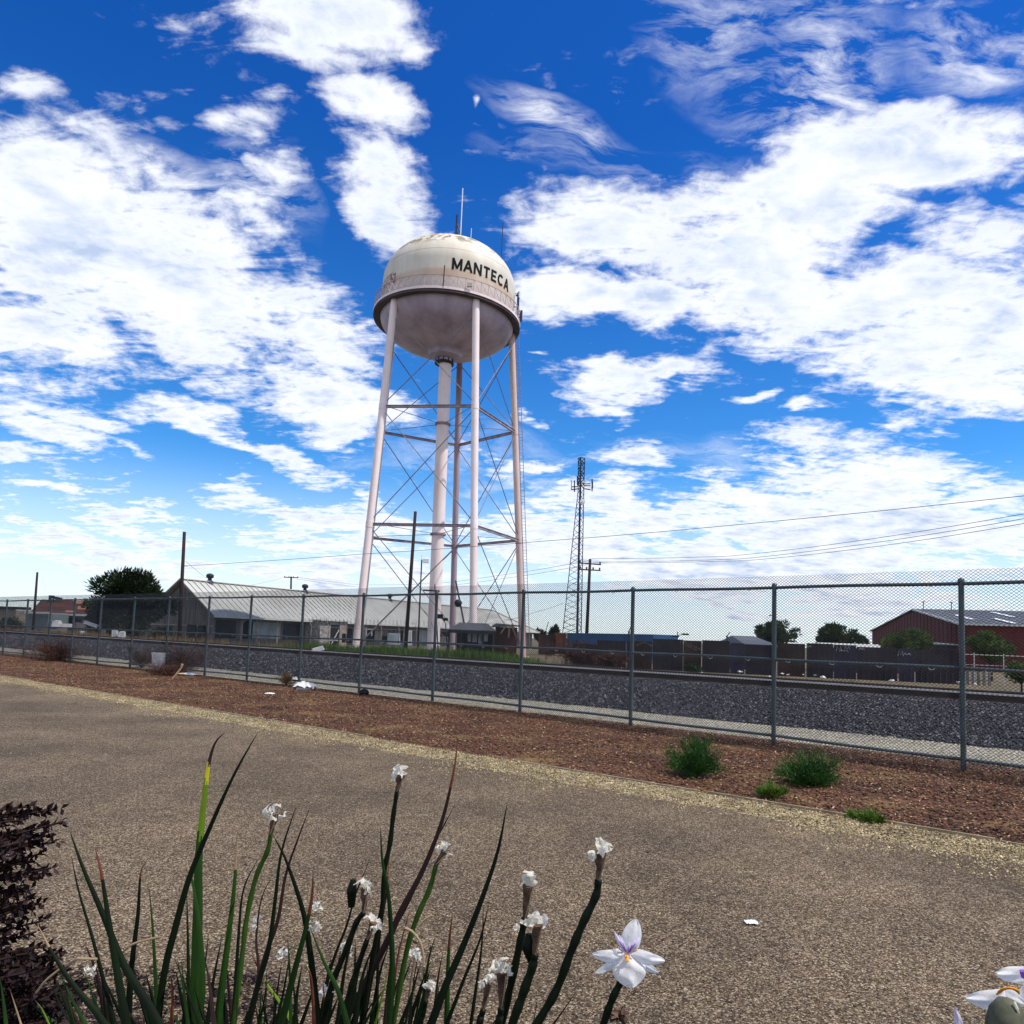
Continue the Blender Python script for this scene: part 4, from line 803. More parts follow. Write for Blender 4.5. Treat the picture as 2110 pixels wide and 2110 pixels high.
# low sheds behind the yard wall
def shed(label, u0, u1, vt, ve, Y, mr, mw, depth=7, peak=True):
    a, c = at(u0, ve, Y), at(u1, ve, Y); zt_, ze = at((u0+u1)/2, vt, Y).z, at((u0+u1)/2, ve, Y).z
    t = thing('shed', label, 'shed', (a.x, Y, GZ)); b = MB(); b.box((a.x+.2, Y+.2, GZ), (c.x-.2, Y+depth, ze-.02)); b.build('wall', mw, t)
    b = MB(); b.add([(a.x, Y, ze), (c.x, Y, ze), (c.x-.4, Y+depth*.6, zt_), (a.x+.4, Y+depth*.6, zt_), (c.x, Y+depth+.2, ze), (a.x, Y+depth+.2, ze), (a.x, Y, ze-.1), (c.x, Y, ze-.1)], [(0, 1, 2, 3), (3, 2, 4, 5), (6, 7, 1, 0), (0, 3, 5), (1, 4, 2)]); b.build('roof', mr, t)
    b = MB(); b.box((a.x+(c.x-a.x)*.4, Y+.1, GZ), (a.x+(c.x-a.x)*.55, Y+.2, min(ze-.15, 1.7))); b.build('door', 'door_dark', t)
    return t
shed('low shed with a plain grey roof poking over the dark wall', 1532, 1602, 1310, 1328, 55, 'grey_roof', 'wall_dark')
shed('long low shed with a pale roof edge behind the spray painted wall', 1700, 1882, 1327, 1334, 58, 'roof_metal', 'wall_dark_b', 4)
shed('dark low shed between the red building and the wall', 1898, 1980, 1322, 1327, 66, 'grey_roof', 'wall_dark')
t, g, p = pole('floodlight_pole', 'thin pole carrying two flat lamp heads over the brown wall panel', 'light pole', 1396, 1335, 1396, 1302, 60, .05, .04, 'steel_dark')
for (u, v) in ((1391, 1311), (1412, 1307)):
    c = at(u, v, 60); b = MB(); b.beam(c-Vector((.3, 0, 0)), c+Vector((.3, 0, .0)), .2, .14); b.beam(c, p-Vector((0, 0, .3)), .04); b.build('lamp_head', 'steel_dark', t)
t, g, p = pole('street_lamp', 'thin street lamp with a short flat head above the pale tree', 'street lamp', 1600, 1320, 1597, 1267, 95, .08, .06, 'steel_dark')
b = MB(); b.beam(at(1585, 1268, 95), at(1598, 1268, 95), .2, .12); b.build('lamp_head', 'steel_dark', t)
for k, (u, v0, v1, Y, lab) in enumerate(((1297, 1318, 1288, 47, 'bent thin post with a hook top at the brown wall panel'), (1499, 1322, 1303, 47, 'short thin post with a bent tip above the dark wall'), (1126, 1318, 1282, 62, 'slim dark stake in front of the brown container'))):
    a, c = at(u, v0, Y), at(u+1, v1, Y); b = MB(); b.tube([Vector((a.x, Y, GZ)), a, a.lerp(c, .5)+Vector((-.08, 0, 0)), c+Vector((.12, 0, 0))], .035, 6); b.tube([a.lerp(c, .45), a.lerp(c, .45)+Vector((-.1, 0, .1))], .06, 6); tag(b.build('thin_post', 'steel_dark', None, wl=a), lab, 'post')
# ------------------------------------------------------------------ buildings at far left
def blk(par, nm, u0, v0, u1, v1, Y, dep, m, z0=GZ):
    a, c = at(u0, v0, Y), at(u1, v1, Y); b = MB(); b.box((a.x, Y, z0), (c.x, Y+dep, a.z)); return b.build(nm, m, par)
t = thing('rust_roofed_building', 'grey green building with a rust red hipped roof at far left', 'building', (at(66, 1262, 80).x, 80, GZ))
e0, e1 = at(62, 1262, 80), at(205, 1266, 80); r0, r1 = at(86, 1235, 86), at(205, 1238, 86); ze = (e0.z+e1.z)/2; zr = r0.z
b = MB(); b.add([(e0.x, 80, ze), (e1.x, 80, ze), (e1.x, 92, ze), (e0.x, 92, ze), (r0.x, 86, zr), (r1.x, 86, zr)], [(0, 1, 5, 4), (2, 3, 4, 5), (3, 0, 4), (1, 2, 5), (3, 2, 1, 0)]); rf = b.build('roof', 'rust_roof', t)
b = MB(); q0, q1 = .55, .98
def rpt(f, g): return Vector((e0.x+(e1.x-e0.x)*f, 80, ze)).lerp(Vector((r0.x+(r1.x-r0.x)*f, 86, zr)), g)+Vector((0, -.05, .04))
for (f0, f1, g0, g1) in ((.58, .95, .72, .96), (.66, .99, .30, .55), (.5, .62, .05, .2)): b.add([rpt(f0, g0), rpt(f1, g0), rpt(f1, g1), rpt(f0, g1)], [(0, 1, 2, 3)])
b.build('patched_sheets', 'rust_light', rf)
b = MB(); b.box((e0.x+.4, 80.4, GZ), (e1.x-.2, 91.5, ze-.05)); b.build('wall', 'teal_wall', t)
b = MB(); b.beam((e0.x-.1, 79.9, ze-.12), (e1.x, 79.9, ze-.12), .15, .22); b.build('fascia', 'roof_trim', t)
b = MB(); c = at(106, 1232, 85); b.tube([c-UP*1.0, c+UP*.3], .3, 10); b.beam(c+UP*.1, c+Vector((1.2, 0, -.1)), .3); b.build('chimney', 'steel_dark', rf)
for (u, v, w_) in ((128, 1285, 1.2), (150, 1283, 1.8)):
    c = at(u, v, 80.3); b = MB(); b.box(c-Vector((w_/2, .02, .5)), c+Vector((w_/2, .1, .5))); b.build('window', 'glass', t)
t = thing('pale_building', 'pale ribbed building with a flat dark roof edge at the left edge', 'building', (at(-20, 1275, 95).x, 95, GZ))
blk(t, 'wall', -40, 1252, 32, 1254, 95, 10, 'pale_wall'); o_ = blk(t, 'porch', 33, 1258, 54, 1258, 94, 8, 'stucco'); 
a, c = at(-45, 1250.5, 94.8), at(62, 1254, 94.8); b = MB(); b.beam(a, c, .5, .35); b.build('roof_edge', 'steel_dark', t)
for k in range(12): a = at(-2+k*3, 1254, 94.9); b = MB(); b.beam((a.x, 94.95, GZ), (a.x, 94.95, a.z), .12, .05); b.build('wall_rib', 'stucco', t)
t = thing('low_teal_shed', 'low grey green shed in front of the rust roofed building', 'shed', (at(55, 1290, 76).x, 76, GZ))
blk(t, 'wall', 54, 1263, 100, 1263, 76, 3.5, 'teal_wall'); a, c = at(52, 1262, 75.8), at(104, 1263, 75.8); b = MB(); b.beam(a, c, .3, .2); b.build('roof_edge', 'roof_trim', t)
# ------------------------------------------------------------------ trees
def tree(name, label, u, vtop, vbase, halfw, Y, m, n=5000, leaf=.4, group=None, trunk=.35, asym=1., cat='tree', wf=.35, spiky=False, squash=1.):
    b0 = at(u, vbase, Y); g = Vector((b0.x, Y, GZ)); top = at(u, vtop, Y).z; W_ = (at(u+halfw, vbase, Y)-b0).length
    t = thing(name, label, cat, g, group); cz0 = g.z+(top-g.z)*trunk*.6; LO = -.95 if trunk < .15 else -.15; rz = (top-cz0)/2; cen = Vector((g.x, Y, cz0+rz))
    b = MB(); b.tube([g-UP*.2, g+UP*(top-g.z)*.3, g+UP*(top-g.z)*.6], [W_*.07, W_*.05, W_*.025], 8); tips = []
    for k in range(42 if LO < -.5 else 26):
        a = random.uniform(0, 6.283); e = random.uniform(LO, 1.25); rr_ = random.uniform(.6, .98)
        d = Vector((math.cos(a)*math.cos(e)*W_, math.sin(a)*math.cos(e)*W_*.9, math.sin(e)*rz*(1 if e > 0 else 1.15)))*rr_
        tip = cen+d; s0 = g+UP*(top-g.z)*random.uniform(.22, .55); mid = s0.lerp(tip, .5)+Vector((0, 0, .05*W_)); b.tube([s0, mid, tip], [W_*.022, W_*.013, W_*.005], 5, False); tips.append((tip, mid))
    b.build('trunk', 'bark', t)
    pts = []; dirs = []
    nb = len(tips); per = n//(nb*2)
    for (tip, mid) in tips:
        for c0, rad in ((tip, W_*(.24 if LO < -.5 else .18)), (mid, W_*.24)):
            q = rng.normal(size=(per, 3)); q /= np.linalg.norm(q, axis=1)[:, None]; rr_ = rng.random(per)**.45
            pts.append(np.array(c0)+q*rr_[:, None]*rad*np.array([1, 1, .8])); dd = q+np.array([0, 0, .35]); dirs.append(dd)
    P = np.concatenate(pts); Dd = np.concatenate(dirs)+rng.normal(0, .4, (len(P), 3)); out_ = (P-np.array(cen)); Dd += out_/np.linalg.norm(out_, axis=1)[:, None]*(.9 if spiky else .2); Dd /= np.linalg.norm(Dd, axis=1)[:, None]
    P[:, 2] = np.maximum(P[:, 2], g.z+.15)
    leaves('crown', P, Dd, rng.uniform(.6, 1.3, len(P))*leaf, leaf*wf, m, parent=t)
    return t
tree('broadleaf_tree', 'big dark bushy tree between the rust roof and the barn gable', 262, 1172, 1318, 80, 66, 'tree_dark', 24000, .42, spiky=True, wf=.32, trunk=.02)
tree('broadleaf_tree', 'rounded green tree left of the street lamp behind the shed', 1598, 1279, 1330, 46, 90, 'tree_mid', 5000, .45)
tree('broadleaf_tree', 'dark green tree standing alone between lamp and red building', 1726, 1285, 1330, 44, 90, 'tree_mid', 5000, .45, spiky=True)
tree('leafy_shrub', 'bright green shrub growing over the wall in front of the red gable', 1868, 1294, 1345, 48, 52, 'tree_bright', 6000, .26, cat='shrub')
tree('leafy_shrub', 'wide bright green shrub right of the last tall fence post', 2042, 1302, 1350, 46, 50, 'tree_bright', 6000, .26, cat='shrub')
tree('leafy_shrub', 'low bright green shrub at the right edge beyond the wire fence', 2105, 1365, 1410, 30, 36, 'tree_bright', 3000, .18, cat='shrub')
for k, (u, vt, hw, lab) in enumerate(((1142, 1290, 8, 'tiny pointed conifer right of the tower seen above brown containers'), (1690, 1312, 9, 'tiny far tree just left of the lone dark tree'), (1778, 1312, 8, 'tiny pointed far tree touching the red building'), (1112, 1300, 12, 'small round far tree beside the tower right leg'))):
    tree('distant_tree', lab, u, vt, 1325, hw, 170, 'tree_dark', 700, .9, spiky=True)
tree('weedy_bush', 'dark shrub at the foot of the barn gable', 328, 1294, 1320, 24, 60, 'tree_dark', 2500, .25, cat='shrub', trunk=.1)
tree('weedy_bush', 'dark shrub behind the fence by the pale building', 18, 1276, 1296, 26, 85, 'tree_dark', 2000, .35, cat='shrub', trunk=.1)
tree('weedy_bush', 'small green bush at the foot of the dark wall', 1428, 1368, 1383, 18, 40, 'tree_mid', 1500, .16, cat='shrub', trunk=.1)
# junk near the tree and the yard
def junk(name, label, cat, u, v, Y, dims, m, rot=0., tilt=0., group=None):
    c = at(u, v, Y); b = MB(); X = Vector((math.cos(rot)*math.cos(tilt), math.sin(rot)*math.cos(tilt), math.sin(tilt))); Yv = Vector((-math.sin(rot), math.cos(rot), 0)); Z = X.cross(Yv)
    w_, d_, h_ = dims; k = .12
    b.add([c+X*(sx*w_/2*(1-(k if sz > 0 else 0)))+Yv*(sy*d_/2*(1-(k if sz > 0 else 0)))+Z*(sz*h_/2) for sz in (-1, 1) for (sx, sy) in ((-1, -1), (1, -1), (1, 1), (-1, 1))], [(3, 2, 1, 0), (4, 5, 6, 7), (0, 1, 5, 4), (1, 2, 6, 5), (2, 3, 7, 6), (3, 0, 4, 7)])
    b.obox(c, X, Yv, Z, (-w_*.52, w_*.52), (-d_*.1, d_*.1), (h_*.5, h_*.62)); b.obox(c, X, Yv, Z, (-w_*.52, -w_*.46), (-d_*.52, -d_*.4), (-h_*.5, h_*.55))
    return tag(b.build(name, m, None, wl=c), label, cat, group)
junk('parked_trailer', 'white flat trailer load standing before the grey green wall', 'trailer', 134, 1289, 70, (2.0, 1, .3), 'white_junk')
junk('covered_drum', 'white rounded bundle left of the flat trailer', 'bundle', 118, 1287, 70, (.6, .6, .7), 'white_junk')
junk('blue_tarp', 'blue tarp bundle left of the white bundle', 'tarp', 109, 1290, 70, (.6, .5, .6), 'blue_junk')
junk('timber_stack', 'pale tan timber stack right of the trailer', 'timber', 178, 1290, 66, (1.9, 1, .4), 'stucco', 0, -.06)
junk('white_pipe_pile', 'white pipe pile sloping on top of the timber stack', 'pipes', 190, 1287, 64, (1.3, .5, .25), 'white_junk', 0, -.3)
junk('white_barrel', 'white barrel under the big dark tree', 'barrel', 237, 1307, 55, (.35, .3, .6), 'white_junk')
junk('white_bin', 'second white bin right of the barrel under the dark tree', 'bin', 252, 1309, 55, (.4, .3, .5), 'white_junk')
junk('white_sack', 'white sack slumped by the bins under the dark tree', 'sack', 244, 1314, 54, (.8, .4, .25), 'white_junk')
junk('white_box', 'small white box on dry grass below the timber stack', 'box', 170, 1305, 58, (.35, .3, .3), 'white_junk', .3)
junk('yellow_board', 'yellowish board upright left of the dark tree trunk', 'board', 213, 1307, 56, (.3, .1, .7), 'scrap')
junk('scrap_machine', 'grey scrap machine between the tower leg and the thick pole', 'machine', 812, 1318, 62, (1.0, .8, .9), 'panel_light')
junk('white_cabinet', 'white cabinet standing right of the thick dark pole', 'cabinet', 842, 1316, 60, (.55, .5, 1.1), 'white_junk', 0, .02)
junk('brown_crate', 'dark crate against the barn right of the left tower leg', 'crate', 716, 1316, 62, (.8, .6, .7), 'door_dark')
junk('pale_plinth', 'pale flat slab at the doorway of the stucco room', 'slab', 672, 1318, 66, (2.0, .8, .15), 'concrete')
junk('white_paper_cone', 'white crumpled sheet lying in the grass beyond the rail', 'sheet', 656, 1338, 33, (.5, .4, .18), 'white_junk', .2, .3)
t = thing('pipe_frame', 'white angled pipe frame standing beside the left tower leg', 'pipe frame', (at(750, 1318, 60).x, 60, GZ))
for (u0, v0, u1, v1) in ((748, 1318, 775, 1291), (752, 1296, 770, 1297), (755, 1297, 755, 1312), (766, 1297, 766, 1310)): b = MB(); b.beam(at(u0, v0, 60), at(u1, v1, 60), .09); b.build('pipe', 'roof_trim', t)
tree('weedy_bush', 'dark heap of brush in front of the orange and blue containers', 1190, 1324, 1345, 62, 50, 'dry_bush', 5000, .16, cat='brush heap', trunk=.1)
tree('weedy_bush', 'brown scrub mound at the near end of the dark wall', 1262, 1340, 1374, 40, 42, 'dry_bush', 4000, .14, cat='brush heap', trunk=.1)
for k, (u, v, Y, lab) in enumerate(((782, 1322, 58, 'stack of worn pallets leaning near the plywood sheet by the barn'), (880, 1324, 56, 'low pallet pile between the riser pipe and the black shelter'), (592, 1318, 66, 'grey pallet pile under the eave left of the stucco room'))):
    c = at(u, v, Y); c.z = GZ; b = MB()
    for j in range(5):
        for q in range(5): b.box(c+Vector((-.6+q*.27, 0, j*.14+.09)), c+Vector((-.6+q*.27+.12, 1.0, j*.14+.115)))
        for q in range(3): b.box(c+Vector((-.6, q*.45, j*.14)), c+Vector((.6, q*.45+.1, j*.14+.088)))
    tag(b.build('pallet_stack', 'scrap', None, wl=c), lab, 'pallets')
for k, (u, v, Y, lab) in enumerate(((738, 1322, 60, 'rusty steel drum beside the left tower leg foot'), (826, 1322, 60, 'blue steel drum just left of the thick dark pole'))):
    c = at(u, v, Y); c.z = GZ; b = MB(); b.lathe(c, [(.001, 0), (.29, 0), (.29, .28), (.305, .3), (.29, .32), (.29, .58), (.305, .6), (.29, .62), (.29, .88), (.001, .88)], 16)
    tag(smooth_angle(b.build('steel_drum', ['rust_light', 'blue_junk'][k], None, wl=c)), lab, 'drum')
# pale rubble along the foot of the dark wall
rub = [(1278, 1377), (1284, 1379), (1290, 1371), (1296, 1369), (1325, 1373), (1338, 1374), (1350, 1375), (1362, 1376), (1420, 1384), (1435, 1381), (1443, 1386), (1490, 1381), (1499, 1382), (1510, 1382), (1526, 1384), (1585, 1394), (1612, 1388), (1625, 1390), (1636, 1388), (1643, 1389), (1655, 1390), (1680, 1391), (1695, 1396), (1727, 1393), (1740, 1391), (1838, 1402), (1975, 1406), (2010, 1410)]
for k, (u, v) in enumerate(rub):
    p = at(u, v, 33.5); p = ground(u, v, -.25); s_ = random.uniform(.08, .2); V = (OCT+rng.uniform(-.3, .3, (6, 3)))*np.array([s_, s_*.7, s_*.5]); b = MB(); b.add([p+Vector(x) for x in V.tolist()], OCF.tolist())
    tag(b.build('pale_rubble', 'white_junk', None, wl=p), 'pale lump of rubble or litter along the foot of the dark wall', 'rubble', 'pale rubble at the foot of the dark wall')
# ------------------------------------------------------------------ bushes and litter on the mulch
def bush(name, label, u, v, h, w_, m, n, leaf, wf=.22, cat='bush', up=.6, m2=None, zoff=0, twm='twig'):
    g = ground(u, v); t = thing(name, label, cat, g); b = MB(); P = []; Dd = []
    for k in range(max(10, n//160)):
        a = random.uniform(0, 6.283); e = math.acos(random.uniform(.05, 1)); r_ = random.uniform(.45, 1.2)
        tip = g+Vector((math.sin(e)*math.cos(a)*w_/2*r_, math.sin(e)*math.sin(a)*w_/2*r_, max(.03, math.cos(e)**.7*h*r_)))
        mid = g.lerp(tip, .5)+Vector((0, 0, h*.12)); b.tube([g+Vector((random.uniform(-.03, .03)*w_, random.uniform(-.03, .03)*w_, 0)), mid, tip], [.006, .004, .002], 4, False)
        m_ = 160
        f = rng.uniform(.25, 1, m_)[:, None]; c = np.where(f < .5, np.array(g)+(np.array(mid)-np.array(g))*f*2, np.array(mid)+(np.array(tip)-np.array(mid))*(f-.5)*2)
        c = c+rng.normal(0, .045*w_, (m_, 3)); c[:, 2] = np.maximum(c[:, 2], g.z+.01); P.append(c); d = rng.normal(0, .6, (m_, 3))+np.array((tip-g).normalized())*.9; d[:, 2] += up; Dd.append(d)
    b.build('branches', twm, t); P = np.concatenate(P); Dd = np.concatenate(Dd); Dd /= np.linalg.norm(Dd, axis=1)[:, None]
    leaves('foliage', P, Dd, rng.uniform(.6, 1.4, len(P))*leaf, leaf*wf, m, parent=t); return t
bush('green_bush', 'taller dense green bush on the mulch, left of the two', 1428, 1600, .42, .60, 'bush_green', 13000, .035)
bush('green_bush', 'wider low green bush on the mulch, right of the two', 1668, 1618, .33, .66, 'bush_green', 13000, .035)
bush('small_weed', 'small yellow green weed between the two green bushes', 1590, 1645, .14, .26, 'weed_green', 1600, .05, cat='weed', up=.9)
bush('small_weed', 'flat bright weed growing against the edging board', 1792, 1692, .05, .30, 'weed_green', 1500, .05, cat='weed', up=.2)
bush('dry_bush', 'dark reddish dead bush against the fence at far left', 118, 1362, .85, 2.6, 'dry_bush', 9000, .10, .08, up=.3)
bush('dry_bush', 'brown tangled dead weed behind the white panel by the fence', 372, 1385, 1.0, 2.4, 'dry_bush', 9000, .10, .06, up=.5)
bush('dry_bush', 'dark dead brush just left of the white panel', 292, 1376, .6, 1.2, 'dry_bush', 5000, .08, .08, up=.4)
bush('dry_bush', 'low rust red brush pile in front of the white panel', 340, 1392, .35, 1.5, 'dry_bush', 5000, .07, .1, up=.3)
bush('dry_bush', 'small round dry tuft beside the white ball of litter', 590, 1412, .35, .55, 'dry_grass', 3000, .06, .1, up=.5)
def litter(name, label, u, v, w_, h_, m, cat='litter', z=.04, flat=.6):
    g = ground(u, v); V = []; n = 9; b = MB()
    for i in range(n):
        for j in range(n): x, y = (i/(n-1)-.5), (j/(n-1)-.5); V.append(g+Vector((x*w_*(1-.3*abs(y)), y*w_*.7, h_*(max(0, 1-(x*x+y*y)*4)**.5*.5+random.uniform(0, .5))+.015)))
    b.add(V, [(i*n+j, i*n+j+n, i*n+j+n+1, i*n+j+1) for i in range(n-1) for j in range(n-1)]); b.box(g-Vector((w_*.3, w_*.2, 0)), g+Vector((w_*.3, w_*.2, h_*.3)))
    return tag(b.build(name, m, None, wl=g), label, cat)
g = ground(325, 1384); b = MB(); X = Vector((.93, -.36, 0)); Yv = Vector((.36, .93, .12)).normalized(); b.obox(g, X, Yv, Vector((0, -.12, 1)).normalized(), (-.25, .25), (0, .05), (.05, .56)); b.obox(g, X, Yv, Vector((0, -.12, 1)).normalized(), (-.26, .26), (-.01, .06), (.54, .58))
tag(b.build('plastic_sheet', 'white_junk', None, wl=g), 'upright white sheet panel leaning near the fence on the mulch', 'panel')
litter('crumpled_bag', 'crumpled white and blue bag on the mulch by a fence post', 627, 1421, .55, .2, 'white_junk')
litter('white_ball', 'round white ball of litter right of the dry tuft', 607, 1408, .2, .18, 'white_junk')
litter('white_scrap', 'flat white scrap on the mulch left of the crumpled bag', 556, 1431, .22, .03, 'white_junk')
litter('pale_wrapper', 'thin pale wrapper lying alone on the asphalt path', 1548, 1907, .07, .012, 'white_junk')
litter('white_scrap', 'rounded white scrap left of the dead brush by the fence', 284, 1366, .4, .15, 'white_junk')
litter('white_scrap', 'pale scraps spilling in front of the rust red brush', 385, 1392, .5, .08, 'white_junk')
b = MB(); g = ground(355, 1400); b.tube([g, g+Vector((.12, 0, .16)), g+Vector((.22, 0, .32)), g+Vector((.24, 0, .42))], [.025, .03, .022, .035], 6); b.tube([g+Vector((.12, 0, .16)), g+Vector((.3, .05, .15))], .018, 6); tag(b.build('broken_branch', 'chips_pale', None, wl=g), 'pale broken branch sticking out of the brush pile', 'branch')
g = ground(750, 1432); b = MB(); b.lathe(g, [(.10, 0), (.12, .05), (.08, .12), (.02, .14), (.001, .14)], 9); tag(b.build('dark_lump', 'black', None, wl=g), 'small dark lump at the foot of the fence post before the tower', 'lump')
# ------------------------------------------------------------------ foreground plants
def bez(pts, k=7):
    """Catmull-Rom through 3D points"""
    P = [pts[0]*2-pts[1]]+pts+[pts[-1]*2-pts[-2]]; out_ = []
    for i in range(1, len(P)-2):
        for j in range(k):
            t = j/k; a, b_, c, d = P[i-1], P[i], P[i+1], P[i+2]
            out_.append(.5*((2*b_)+(c-a)*t+(2*a-5*b_+4*c-d)*t*t+(3*b_-a-3*c+d)*t**3))
    out_.append(pts[-1]); return out_
def tail(P, base):
    d = (P[-1]-P[-2]).normalized(); d.z = min(d.z, -.5); d.normalize(); e = P[-1]+d*.16; f = e.lerp(base, .5)+d*.06; return [e, f, base]
def blade(par, pxs, Y, wpx, m, base, tipm=None, tipf=0., name='leaf', lean=0.):
    """a folded sword leaf: pixel points from tip down, then on to the plant's base on the soil"""
    P = [at(u, v, Y+lean*i) for i, (u, v) in enumerate(pxs)]
    P += tail(P, base)
    n0 = len(pxs); C = bez(P); n = len(C); wd = wpx*1.3/F_*Y
    lens = [0]
    for i in range(1, n): lens.append(lens[-1]+(C[i]-C[i-1]).length)
    b = MB(); vs = []; yaw = random.uniform(-.5, .5)
    for i, c in enumerate(C):
        d = (C[min(i+1, n-1)]-C[max(i-1, 0)]).normalized(); v = (O-c).normalized(); sd = d.cross(v).normalized(); nn = sd.cross(d).normalized()
        sd = (sd*math.cos(yaw)+nn*math.sin(yaw)).normalized(); nn = sd.cross(d).normalized(); sd = sd/max(.75, math.cos(yaw))
        f = min(1, (lens[i]/(.26))**.6) if lens[i] < .26 else 1.; f = max(.06, f); hw = wd/2*f; th = wd*.10*f+.0003
        vs += [c-sd*hw+nn*th*.3, c-sd*hw*.45+nn*th, c+nn*th*1.5, c+sd*hw*.45+nn*th, c+sd*hw+nn*th*.3, c+sd*hw*.45-nn*th*.6, c-nn*th*.4, c-sd*hw*.45-nn*th*.6]
    fs = []; mi = []
    for i in range(n-1):
        for j in range(8): fs.append((8*i+j, 8*i+(j+1) % 8, 8*i+8+(j+1) % 8, 8*i+8+j)); mi.append(1 if (tipm and i < tipf*n) else 0)
    fs.append(tuple(range(8))); mi.append(1 if tipm else 0); b.v = [tuple(q) for q in vs]; b.f = fs; b.mi = mi
    return smooth_angle(b.build(name, [m, tipm] if tipm else m, par), 60)
def stem(par, pxs, Y, wpx, m, base, name='flower_stem'):
    P = [at(u, v, Y) for (u, v) in pxs]; P += tail(P, base); C = bez(P, 6); r_ = wpx*1.1/F_*Y/2; n = len(C)
    b = MB(); rad = [r_*(.85+.15*min(1, i/8))*(1+.10*math.sin(i*1.3)) for i in range(n)]; b.tube(C, rad, 10); return b.build(name, m, par, smooth=True)
def ruffle(c, rad, m_name, par, name, n=7, seed=0, updir=Vector((0, 0, 1))):
    """crumpled dry bloom: several curled, folded petals"""
    rs = random.Random(seed); b = MB()
    for k in range(n):
        a = 6.283*k/n+rs.uniform(-.4, .4); e = rs.uniform(.0, 1.3); d = Vector((math.cos(a)*math.cos(e), math.sin(a)*math.cos(e)*.8, math.sin(e))).normalized(); s_ = d.cross(Vector((rs.uniform(-1, 1), rs.uniform(-1, 1), rs.uniform(-1, 1)))).normalized(); nn = d.cross(s_)
        L = rad*rs.uniform(.8, 1.35); w_ = rad*rs.uniform(.5, .8); g = 6; V = []
        for i in range(g+1):
            t = i/g; cc = c+d*L*t+nn*L*.55*math.sin(t*rs.uniform(2.2, 3.4))*rs.choice((1, .6))
            for j in range(5):
                q = (j/4-.5)*2; ww = w_*math.sin(min(1, t*1.1+.12)*2.6)*.6; V.append(cc+s_*q*ww+nn*(q*q*ww*.8+rs.uniform(-.12, .12)*w_))
        b.add(V, [(i*5+j, i*5+j+5, i*5+j+6, i*5+j+1) for i in range(g) for j in range(4)])
    return smooth_angle(b.build(name, m_name, par), 70)
def dead_flower(par, u, v, ub, vb, Y, size, seed, calyx=True):
    c = at(u, v, Y); q = at(ub, vb, Y); d = (c-q); r_ = size/F_*Y/2; f = ruffle(c-d.normalized()*r_*.3, r_*1.05, 'petal_dry', par, 'withered_flower', 7, seed)
    if calyx:
        b = MB(); jx = Vector((r_*.1*math.sin(seed*3.), 0, r_*.05)); b.tube([q, q.lerp(c, .2)+jx*.4, q.lerp(c, .4)-jx*.5, q.lerp(c, .6)+jx, q.lerp(c, .8)-jx*.3, c-d*.05], [r_*.20, r_*.27, r_*.29, r_*.40, r_*.43, r_*.52], 9); b.build('bract', 'bract', f)
        b = MB(); s_ = Vector((1, 0, 0))
        b.tube([q+Vector((0, -r_*.3, 0)), q.lerp(c, .5)+Vector((r_*.25, -r_*.42, 0)), c+Vector((r_*.35, -r_*.5, -r_*.2))], [r_*.03, r_*.07, r_*.04], 5); b.build('bract_edge', 'leaf_straw', f)
    return f
base = Vector((-.30, 1.0, .0)); iris = thing('iris_clump', 'big clump of sword leaved iris with withered white flowers in the left foreground', 'iris plant', base)
rnb = random.Random(3)
def bs(u): return base+Vector((((u-560)/560)*.16+rnb.uniform(-.02, .02), rnb.uniform(-.08, .1), 0))
